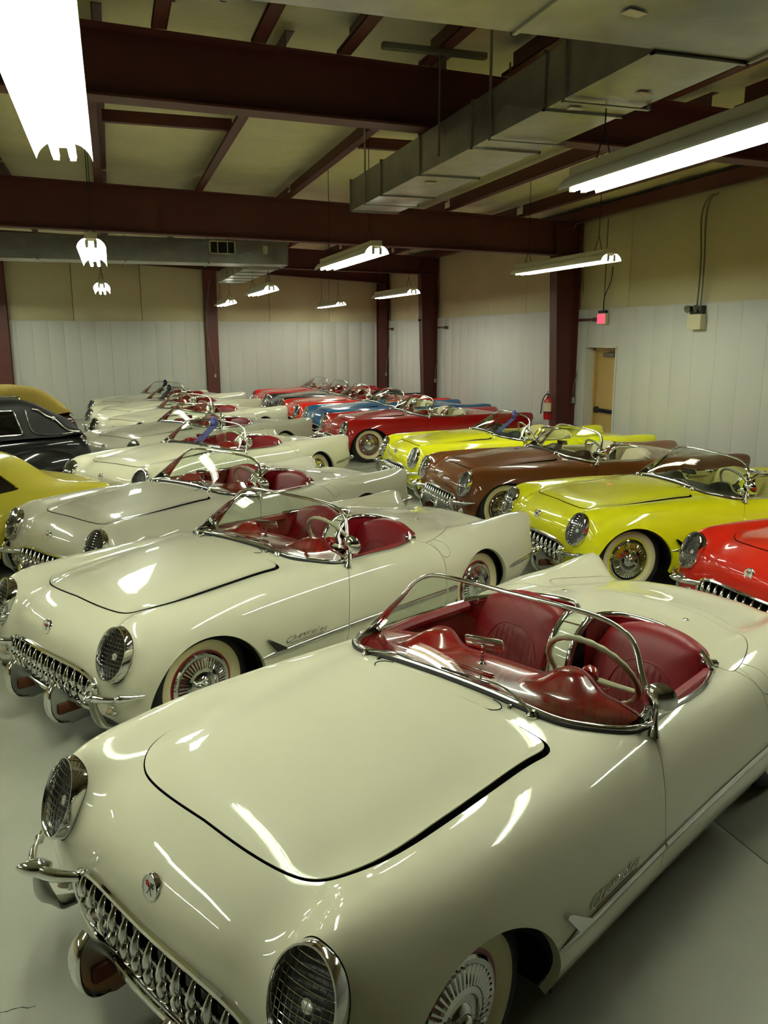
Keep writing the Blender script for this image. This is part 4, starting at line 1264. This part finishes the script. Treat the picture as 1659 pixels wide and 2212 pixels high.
for y, a in ((-.02, .5), (.16, -.2)):
    hd = obj('lamp_head', make_mesh('lamp_head', *xf(lathe([(.001, -.05), (.03, -.045), (.05, -.01), (.055, .02), (.045, .025), (.001, .015)], 18, 'x'), Matrix.Translation((-.04, y, .30)) @ Matrix.Rotation(PI - a, 4, 'Z') @ Matrix.Rotation(.35, 4, 'Y')), 'conduit'), em)
obj('bracket', make_mesh('bracket', *box(.0, .05, -.12, .16, .22, .34), 'cable'), em)
for k, y in enumerate((-.06, .02)):
    obj('conduit', make_mesh('conduit', *tube(spl([(0, y, .26), (0, y, 1.2), (-.01, y, 1.62 + .07 * k), (-.04, y - .10, 1.78), (-.08, y - .3, 1.82)], 24), .012, 8), 'conduit'), em)
cdt = obj('conduit_run', make_mesh('conduit_run', *tube([(XR - .20, YF + .2, zr(XR) - .05), (XR - .20, 13.6, zr(XR) - .05), (XR - .12, 13.9, zr(XR) - .12)], .014, 8), 'conduit')); tag(cdt, 'thin metal conduit running along under the eave of the right wall', 'conduit')

def outlet(x, y, z, ztop, face, label, bend=0.0):
    r = empty('outlet_box', (x, y, z)); tag(r, label, 'outlet', 'electrical outlets on columns')
    g = bbox(-.04, .0, -.035, .035, -.06, .06, .006) if face == 'x' else bbox(-.035, .035, -.04, .0, -.06, .06, .006)
    obj('box', make_mesh('box', *g, 'conduit'), r)
    q = (-.02, 0) if face == 'x' else (0, -.02)
    obj('conduit', make_mesh('conduit', *tube(spl([(q[0], q[1], .06), (q[0], q[1], .25), (q[0] + bend, q[1], .40), (q[0] + bend, q[1], ztop - z)], 20), .009, 8), 'conduit'), r)
    for dz in (-.022, .022):
        g2 = box(-.043, -.040, -.015, .015, dz - .012, dz + .012) if face == 'x' else box(-.015, .015, -.043, -.040, dz - .012, dz + .012)
        obj('socket_face', make_mesh('socket_face', *g2, 'plastic_beige'), r)
outlet(XR - .06, 13.71, 1.10, 3.7, 'y', 'grey outlet box at the foot of the column beside the exit door', .035)
outlet(XR - .06, 20.76, 1.12, 3.7, 'y', 'grey outlet box on the second right wall column', .03)
outlet(8.08, YB - .245, 1.12, 3.7, 'y', 'grey outlet box on the corner column', .03)
outlet(2.83, YB - .245, 1.15, 3.9, 'y', 'grey outlet box on the middle back wall column', -.04)
for (x, y, z, lab) in ((XR - .02, 13.40, 2.56, 'dark steel arm sticking out beside the exit sign column'), (XR - .02, 20.42, 2.50, 'dark steel arm on the second right wall column'), (XR - .02, 24.75, 2.50, 'dark steel arm beside the corner column')):
    a_ = obj('steel_arm', make_mesh('steel_arm', *join(box(-.03, .0, -.36, .32, -.02, .02), box(-.05, .0, -.40, -.28, -.04, .03)), 'red_oxide'), None, loc=(x - .01, y, z)); tag(a_, lab, 'bracket', 'steel arms')
cm = empty('dome_camera', (XR - .50, 20.75, 2.72)); tag(cm, 'small dome security camera on the second right wall column', 'camera')
obj('mount', make_mesh('mount', *bbox(-.05, .05, -.05, .05, 0, .03, .008), 'plastic_beige'), cm)
obj('dome', make_mesh('dome', *ellipsoid((-.01, 0, -.01), (.055, .055, .06), 18, 10), 'dark_glass_panel', sharp=80), cm)
fe = empty('fire_extinguisher', (XR - .52, 13.80, .74)); tag(fe, 'red fire extinguisher hanging on the column by the exit door', 'extinguisher')
obj('cylinder', make_mesh('cylinder', *lathe([(.001, 0), (.07, .005), (.078, .02), (.078, .36), (.066, .40), (.03, .43), (.025, .44), (.001, .44)], 28, 'z'), 'extinguisher_red', sharp=50), fe)
obj('label', make_mesh('label', [(.0795 * math.cos(a), .0795 * math.sin(a), z) for z in (.16, .32) for a in np.linspace(PI * .95, PI * 1.6, 14)], [(i, i + 1, i + 15, i + 14) for i in range(13)], 'sticker'), fe)
obj('strap', make_mesh('strap', *lathe([(.079, .13), (.081, .132), (.081, .148), (.079, .15)], 28, 'z'), 'cable'), fe)
obj('valve', make_mesh('valve', *join(lathe([(.02, .44), (.02, .48), (.001, .48)], 14, 'z'), bbox(-.012, .012, -.09, .05, .485, .50, .004), bbox(-.010, .010, -.10, .04, .515, .528, .004)), 'conduit'), fe)
obj('hose', make_mesh('hose', *tube(spl([(0, -.02, .46), (-.06, -.05, .48), (-.13, -.04, .38), (-.15, -.03, .22), (-.165, -.03, .12)], 24), .011, 8), 'rubber'), fe)
cb = obj('cardboard_sheet', make_mesh('cardboard_sheet', *bbox(-.15, .15, -.12, .12, 0, .006, .001), 'cardboard'), None, loc=(.07, 2.38, .001), rotz=.5); tag(cb, 'brown cardboard sheet on the floor under the nearest white car', 'cardboard')
# ================================================================ the parked roadsters
WHITE_L = dict(paint='paint_cream')
WHITE_G = dict(paint='paint_greyish_cream')
GL, GR = 'white roadsters in the left row', 'coloured roadsters in the right row'
YEL = dict(paint='paint_yellow', rim='paint_yellow', leather='leather_yellow', leather_insert='leather_yellow', dash='leather_dark')
CARS = {}
def put(key, X, Y, deg, scheme, label, group, small=True, skip=()):
    CARS[key] = (sports_car(X, Y, deg, scheme, label, group, small, skip), X, Y, deg)
put('L1', .447, 2.577, 27.84, WHITE_L, 'nearest cream white roadster with red interior, filling the foreground', GL)
put('L2', -.030, 5.184, 29.40, WHITE_L, 'cream white roadster second from the camera in the left row', GL)
put('L3', -.195, 7.613, 31.77, WHITE_G, 'greyish white roadster third in the left row, beside the yellow coupe', GL)
put('L4', .168, 10.697, 36.9, WHITE_L, 'white roadster with a light blue ribbon, fourth in the left row', GL)
put('L5', .189, 13.616, 34.4, WHITE_G, 'greyish white roadster fifth in the left row, beside the black sedan', GL)
put('L6', .340, 16.316, 36.2, WHITE_L, 'white roadster sixth in the left row, without a ribbon', GL, small=False)
put('L7', .20, 18.68, 36.7, WHITE_L, 'white roadster with a navy ribbon, second from the back wall', GL, small=False)
put('L8', .192, 21.12, 36.6, WHITE_G, 'farthest white roadster, closest to the back wall column', GL, small=False)
put('R1', 4.691, 4.557, -.8, dict(paint='paint_orange_red', leather='leather_cream', leather_insert='leather_cream'), 'orange red roadster cut off by the right edge', GR)
put('R2', 4.235, 6.827, -1.4, YEL, 'bright yellow roadster with yellow hub rims, nearest in the right row', GR)
put('R3', 4.200, 9.232, -.8, dict(paint='paint_brown', rim='paint_brown', leather='leather_cream', leather_insert='leather_cream', dash='leather_brown'), 'copper brown roadster between the two yellow roadsters', GR)
put('R4', 4.352, 11.373, -.7, dict(YEL, rim='wheel_red'), 'yellow roadster with a blue ribbon behind the brown one', GR)
put('R5', 4.335, 15.162, 1.95, dict(paint='paint_red', leather='leather_cream', leather_insert='leather_cream'), 'deep red roadster with white seats, just behind the yellow one', GR)
put('R6', 4.45, 17.20, 4.5, dict(paint='paint_blue', leather='leather_cream', leather_insert='leather_cream', dash='paint_blue', rim='paint_blue'), 'metallic blue roadster behind the deep red one', GR, small=False)
put('R7', 4.30, 19.17, 3.6, dict(paint='paint_orange_red'), 'bright red roadster between the blue and the black one', GR, small=False)
put('R8', 4.30, 21.12, 4.2, dict(paint='paint_black'), 'black roadster in the right row', GR, small=False)
put('R9', 4.25, 23.08, 4.8, dict(paint='paint_dark_red'), 'farthest red roadster by the back wall', GR, small=False)

def car_pt(key, p):
    _, X, Y, deg = CARS[key]
    a = PI + math.radians(deg)
    return Vector((X + p[0] * math.cos(a) - p[1] * math.sin(a), Y + p[0] * math.sin(a) + p[1] * math.cos(a), p[2]))

def ribbon(key, y, label, m, scale=1.0, lean=0.0):
    """award rosette tied to the windshield header, its tails hanging over the glass"""
    r = empty('award_ribbon', car_pt(key, (-1.290 - .12 * abs(y), y, 1.160 - .05 * abs(y))), PI + math.radians(CARS[key][3]))
    tag(r, label, 'ribbon', 'award ribbons on windshields')
    r.scale = (scale,) * 3
    V, F = [], []
    n = 48
    for i in range(n):
        a = 2 * PI * i / n
        for rad, d in ((.022, .012), (.040, .016 if i % 2 else .006), (.062, .010 if i % 2 else -.002)):
            V.append((.028 + d, rad * math.cos(a), -.02 + rad * math.sin(a)))
    F = [(i * 3 + k, ((i + 1) % n) * 3 + k, ((i + 1) % n) * 3 + k + 1, i * 3 + k + 1) for i in range(n) for k in range(2)]
    obj('rosette', make_mesh('rosette', V, F, m, sharp=80), r)
    obj('button', make_mesh('button', *xf(ellipsoid((0, 0, 0), (.008, .026, .026), 20, 8), Matrix.Translation((.042, 0, -.02))), m), r)
    for k, dy in enumerate((-.030, .004, .034)):
        P = []
        for t in np.linspace(0, 1, 10):
            P.append((.030 + .20 * t, dy + lean * t + dy * .6 * t, -.05 - .20 * t))
        hw = .017
        V = [(p[0] + .0 * s, p[1] + s * hw, p[2]) for p in P for s in (-1, 1)] + [(p[0] + .002, p[1] + s * hw, p[2] + .002) for p in P for s in (-1, 1)]
        m_ = len(P) * 2
        F = [(2 * i, 2 * i + 1, 2 * i + 3, 2 * i + 2) for i in range(len(P) - 1)] + [(m_ + 2 * i, m_ + 2 * i + 2, m_ + 2 * i + 3, m_ + 2 * i + 1) for i in range(len(P) - 1)]
        obj('ribbon_tail', make_mesh('ribbon_tail', V, F, m, sharp=80), r)
ribbon('L4', .12, 'light blue rosette ribbon on the fourth white roadster', 'ribbon_blue', 1.25, -.10)
ribbon('L7', -.05, 'navy rosette ribbon on the white roadster second from the back', 'ribbon_navy', 1.25, -.05)
ribbon('L8', .05, 'dark navy rosette ribbon on the farthest white roadster', 'ribbon_navy', 1.25, -.05)
ribbon('R4', .25, 'light blue rosette ribbon on the yellow roadster', 'ribbon_blue', 1.25, -.10)

# ================================================================ yellow coupe with sail panels at the left edge (x forward from its tail)
def coupe(X, Y, deg):
    root = empty('coupe', (X, Y, 0), PI + math.radians(deg)); tag(root, 'mustard yellow low coupe at the left edge, tail showing', 'car')
    y6 = lambda pts: [tuple(p) for p in pts]
    net = [
     [(.10, y, .30) for y in (0, .15, .3, .42, .5, .55, .60, .64)],
     [(.02, 0, .52), (.03, .3, .52), (.06, .58, .52), (.10, .74, .51), (.16, .80, .48), (.20, .82, .42), (.22, .82, .36), (.24, .80, .30)],
     [(.0, 0, .735), (.01, .3, .735), (.04, .58, .73), (.09, .73, .72), (.18, .82, .66), (.24, .85, .55), (.27, .86, .43), (.30, .83, .28)],
     [(.12, 0, .775), (.13, .3, .775), (.15, .55, .772), (.20, .72, .77), (.30, .83, .70), (.36, .88, .57), (.40, .89, .43), (.42, .85, .26)],
     [(.42, 0, .785), (.42, .3, .79), (.42, .52, .80), (.44, .70, .822), (.50, .84, .75), (.55, .92, .60), (.58, .93, .44), (.60, .88, .24)],
     [(.62, 0, .80), (.62, .28, .82), (.62, .50, .875), (.66, .68, .860), (.74, .83, .775), (.82, .92, .62), (.86, .935, .44), (.9, .88, .23)],
     [(.86, 0, .95), (.86, .26, 1.01), (.86, .47, 1.06), (.90, .66, .945), (1.02, .82, .79), (1.1, .90, .62), (1.15, .91, .44), (1.2, .86, .22)],
     [(1.18, 0, 1.20), (1.18, .25, 1.20), (1.18, .45, 1.185), (1.22, .63, 1.02), (1.38, .77, .80), (1.45, .86, .62), (1.5, .88, .44), (1.55, .84, .22)],
     [(1.9, 0, 1.20), (1.9, .25, 1.195), (1.9, .45, 1.16), (1.9, .62, .99), (1.9, .76, .79), (1.95, .86, .62), (1.95, .88, .44), (1.95, .84, .22)],
     [(2.6, 0, .89), (2.6, .25, .89), (2.6, .46, .88), (2.6, .66, .85), (2.6, .80, .77), (2.6, .88, .62), (2.6, .90, .44), (2.6, .85, .22)],
     [(3.6, 0, .84), (3.6, .25, .83), (3.6, .46, .80), (3.6, .68, .84), (3.6, .83, .76), (3.6, .91, .60), (3.6, .92, .44), (3.6, .86, .22)],
     [(4.35, 0, .70), (4.35, .25, .70), (4.33, .46, .69), (4.3, .64, .70), (4.25, .76, .64), (4.2, .82, .54), (4.18, .83, .42), (4.15, .80, .24)],
     [(4.62, y * 1.0, .45) for y in (0, .22, .42, .54, .62, .68, .70, .70)],
    ]
    S, N = blanket(net, 150, 60)
    T = Tri.grid(S, N)
    for cx in (.98, 3.52):
        T = T.clip(arch_d(T.V, cx, .27, .38, .37), 1)
    QW = [(1.08, .84), (1.22, 1.0), (1.32, 1.06), (1.95, 1.09), (2.35, .90), (1.9, .85), (1.3, .82)]
    dq = np.where(T.V[:, 1] > .4, sd_poly(T.V[:, 0], T.V[:, 2], QW), 1.0)
    T, side = T.clip(.001 - dq, 11), T.clip(dq + .001, 11)
    RW = mirror_poly([(1.12, 0), (1.10, .28), (1.0, .36), (.80, .40), (.62, .42), (.58, .3), (.58, 0)])
    dr = np.where(T.V[:, 2] > .7, sd_poly(T.V[:, 0], T.V[:, 1], RW), 1.0)
    T, rear = T.clip(.001 - dr, 12), T.clip(dr + .001, 12)
    WS = mirror_poly([(2.0, 0), (2.0, .40), (2.12, .50), (2.36, .56), (2.52, .50), (2.56, .3), (2.56, 0)])
    dw = np.where(T.V[:, 2] > .8, sd_poly(T.V[:, 0], T.V[:, 1], WS), 1.0)
    T, ws = T.clip(.001 - dw, 13), T.clip(dw + .001, 13)
    def fin(T_):
        for c in (1, 11, 12, 13): T_ = T_.flanged(c, .03)
        return T_
    both = lambda t: t.merged(t.mirrored())
    def add(name, t, m, drop=0.0):
        t = both(t)
        return obj(name, make_mesh(name, t.V - t.N * drop, t.F, m, N=t.N), root)
    add('body_shell', fin(T), 'paint_mustard')
    add('side_window', side, 'dark_glass_panel', .012); add('rear_window', rear, 'dark_glass_panel', .03); add('windshield', ws, 'dark_glass_panel', .006)
    obj('underbody', make_mesh('underbody', *bbox(.3, 4.3, -.6, .6, .16, .3, .02), 'black_gap'), root)
    for cx in (.98, 3.52):
        for s in (1, -1):
            w_ = obj('wheel', mesh_with(tyre_me, 'rubber'), root, loc=(cx, .76 * s, .336), rotz=0 if s > 0 else PI)
            obj('hubcap', mesh_with(cap_me, 'chrome'), w_)
            obj('rim', mesh_with(rim_me, 'satin_steel'), w_)
    for s in (1, -1):
        for yy in (.34, .55):
            obj('tail_light', make_mesh('tail_light', *xf(lathe([(.001, -.03), (.05, -.022), (.062, 0), (.055, .02)], 20, 'x'), Matrix.Translation((.035 + .05 * (yy - .34), yy * s, .60))), 'tail_red'), root)
    obj('rear_bumper', make_mesh('rear_bumper', *tube(spl([(.28, -.86, .46), (.10, -.80, .46), (.02, -.5, .46), (-.01, 0, .46), (.02, .5, .46), (.10, .80, .46), (.28, .86, .46)], 40), .03, 10, flat=.6), 'chrome', sharp=60), root)
coupe(-.42, 9.72, 32)

# ================================================================ two vintage soft-top cars at the far left (x forward from the tail)
def vintage(X, Y, deg, label, body_m, top_m, rear_slope, glass_m, landau, roof_z, x0=.12, scale=1.0):
    root = empty('vintage_car', (X, Y, 0), PI + math.radians(deg)); tag(root, label, 'car')
    root.scale = (scale,) * 3
    belt = .97
    y9 = [0, .25, .48, .62, .70]
    net = []
    for x, zt, hw, zb in ((-.02, .42, .42, .36), (.01, .66, .52, .34), (.10, .86, .60, .32), (.32, .955, .66, .30), (.85, belt, .71, .28), (1.6, belt, .735, .26), (2.4, belt, .735, .26), (3.1, belt, .70, .26), (3.8, belt - .01, .58, .28), (4.4, belt - .05, .46, .32), (4.62, .80, .36, .40)):
        net.append([(x, 0, zt + .02), (x, hw * .4, zt + .018), (x, hw * .75, zt + .005), (x, hw * .95, zt - .04), (x, hw * 1.02, zt - .12), (x, hw * 1.05, (zt + zb) / 2), (x, hw * 1.03, zb + .06), (x, hw * .98, zb)])
    S, N = blanket(net, 110, 44)
    T = Tri.grid(S, N); T = T.merged(T.mirrored())
    obj('body_shell', make_mesh('body_shell', T.V, T.F, body_m, N=T.N), root)
    # soft top
    net = []
    rs = rear_slope
    for x, zt, hb, ht in ((x0, belt - .05, .58, .42), (x0 + .06, belt + .08, .63, .48), (x0 + .06 + rs * .5, belt + (roof_z - belt) * .58, .68, .54), (x0 + .06 + rs, roof_z - .05, .70, .56), (1.25 + rs * .3, roof_z, .715, .575), (2.2, roof_z, .715, .575), (2.72, roof_z - .03, .70, .56), (2.86, roof_z - .09, .69, .55)):
        zb = belt - .01 if zt > belt + .05 else zt - .02
        net.append([(x, 0, zt), (x, ht * .5, zt - .004), (x, ht * .88, zt - .025), (x, ht * 1.04, zt - .08 if zt - .08 > zb else zb + .03), (x, hb * .93, zb + (zt - zb) * .42), (x, hb, zb)])
    S, N = blanket(net, 70, 30)
    T = Tri.grid(S, N); T = T.merged(T.mirrored())
    obj('soft_top', make_mesh('soft_top', T.V, T.F, top_m, N=T.N), root)
    topbvh = BVHTree.FromPolygons([tuple(v) for v in T.V], [tuple(int(i) for i in f) for f in T.F])
    def side_pt(x, z, s, lift):
        h = topbvh.ray_cast(Vector((x, 2 * s, z)), Vector((0, -s, 0)))
        y = h[0].y if h[0] is not None else .70 * s
        return Vector((x, y + lift * s, z))
    W = [[(.95 + rs * .1, belt + .05), (1.0 + rs * .15, roof_z - .13), (1.72, roof_z - .11), (1.72, belt + .05)], [(1.80, belt + .05), (1.80, roof_z - .11), (2.55, roof_z - .12), (2.72, belt + .05)]]
    for s in (1, -1):
        for q in W:
            V, F = [], []
            nx_, nz_ = 8, 6
            for i in range(nx_):
                for j in range(nz_):
                    u, v = i / (nx_ - 1), j / (nz_ - 1)
                    x = (q[0][0] * (1 - u) + q[3][0] * u) * (1 - v) + (q[1][0] * (1 - u) + q[2][0] * u) * v
                    z = (q[0][1] * (1 - u) + q[3][1] * u) * (1 - v) + (q[1][1] * (1 - u) + q[2][1] * u) * v
                    V.append(tuple(side_pt(x, z, s, .006)))
            F = [(i * nz_ + j, (i + 1) * nz_ + j, (i + 1) * nz_ + j + 1, i * nz_ + j + 1) for i in range(nx_ - 1) for j in range(nz_ - 1)]
            wn = obj('side_window', make_mesh('side_window', V, F if s < 0 else [tuple(reversed(f)) for f in F], glass_m), root)
            edge = []
            for k in range(4):
                a, b = q[k], q[(k + 1) % 4]
                for t in np.linspace(0, 1, 8, endpoint=False):
                    edge.append(side_pt(a[0] * (1 - t) + b[0] * t, a[1] * (1 - t) + b[1] * t, s, .010))
            obj('window_frame', make_mesh('window_frame', *tube(edge, .011, 6, closed=True), 'chrome', sharp=60), wn)
        if landau:
            L = spl([(.84, roof_z - .12), (.76, roof_z - .14), (.66, roof_z - .22), (.57, roof_z - .26), (.47, roof_z - .36), (.38, belt + .06), (.24, belt + .03)], 30)
            obj('landau_bar', make_mesh('landau_bar', *join(tube([side_pt(p[0], p[1], s, .022) for p in L], .0135, 8), xf(ellipsoid((0, 0, 0), (.03, .016, .03), 14, 8), Matrix.Translation(side_pt(.57, roof_z - .26, s, .026)))), 'chrome', sharp=60), root)
            C = spl([(.93, roof_z - .13), (.91, roof_z - .3), (.86, belt + .07), (.76, belt + .035), (.30, belt + .03)], 30)
            obj('top_trim', make_mesh('top_trim', *tube([side_pt(p[0], p[1], s, .010) for p in C], .008, 6), 'chrome', sharp=60), root)
        yb = .775
        obj('belt_moulding', make_mesh('belt_moulding', *tube(spl([(.5, .675 * s, belt - .07), (.9, .735 * s, belt - .075), (1.8, .762 * s, belt - .08), (3.0, .735 * s, belt - .08)], 24), .008, 6), body_m), root)
        obj('door_handle', make_mesh('door_handle', *tube([(1.86, .775 * s, .83), (1.86, .80 * s, .83), (2.0, .80 * s, .832)], .012, 8), 'chrome'), root)
        obj('door_seam', make_mesh('door_seam', *tube([(1.76, .755 * s, belt - .06), (1.76, .775 * s, .62), (1.76, .765 * s, .34)], .005, 5), 'black_gap'), root)
        for cx, ln in ((.85, .70), (3.65, .85)):
            V, F = ellipsoid((cx, .74 * s, .40), (ln, .21, .42), 32, 18)
            keep = [f for f in F if sum(V[i][2] for i in f) / len(f) > .30]
            obj('fender', make_mesh('fender', V, keep, body_m, sharp=80), root)
        obj('running_board', make_mesh('running_board', *bbox(1.5, 2.9, .74 * s - .13, .74 * s + .13, .27, .31, .01), body_m), root)
        for cx in (.85, 3.65):
            w_ = obj('wheel', mesh_with(tyre_me, 'rubber'), root, loc=(cx, .80 * s, .336), rotz=0 if s > 0 else PI)
            obj('hubcap', mesh_with(cap_me, 'chrome'), w_)
    obj('rear_bumper', make_mesh('rear_bumper', *tube(spl([(.12, -.78, .46), (-.06, -.62, .46), (-.12, 0, .46), (-.06, .62, .46), (.12, .78, .46)], 30), .032, 10, flat=.6), 'chrome', sharp=60), root)
    obj('trunk_handle', make_mesh('trunk_handle', *xf(ellipsoid((0, 0, 0), (.03, .05, .02), 14, 8), Matrix.Translation((.16, 0, .80))), 'chrome'), root)
    return root
vintage(-.56, 12.74, 25, 'glossy black vintage convertible sedan with chrome landau bar', 'paint_black', 'canvas_black', .55, 'dark_glass_panel', True, 1.46)
vintage(-.85, 16.25, 24, 'maroon vintage car with a tan canvas top behind the black sedan', 'paint_maroon', 'canvas_tan', .40, 'windshield_glass', False, 1.42)
cv = obj('rolled_canvas', make_mesh('rolled_canvas', *tube(spl([(0, 0, 0), (.5, 0, .02), (1.0, .02, .03), (1.6, .03, .03)], 20), [.012 + .05 * min(1, t * 1.6) for t in np.linspace(0, 1, 20)], 12, flat=1.6, up=(0, 0, 1)), 'canvas_cream', sharp=60), None, loc=(-1.95, 12.2, 1.52), rotz=PI + math.radians(25))
tag(cv, 'cream rolled canvas lying on the roof of the black sedan', 'canvas')
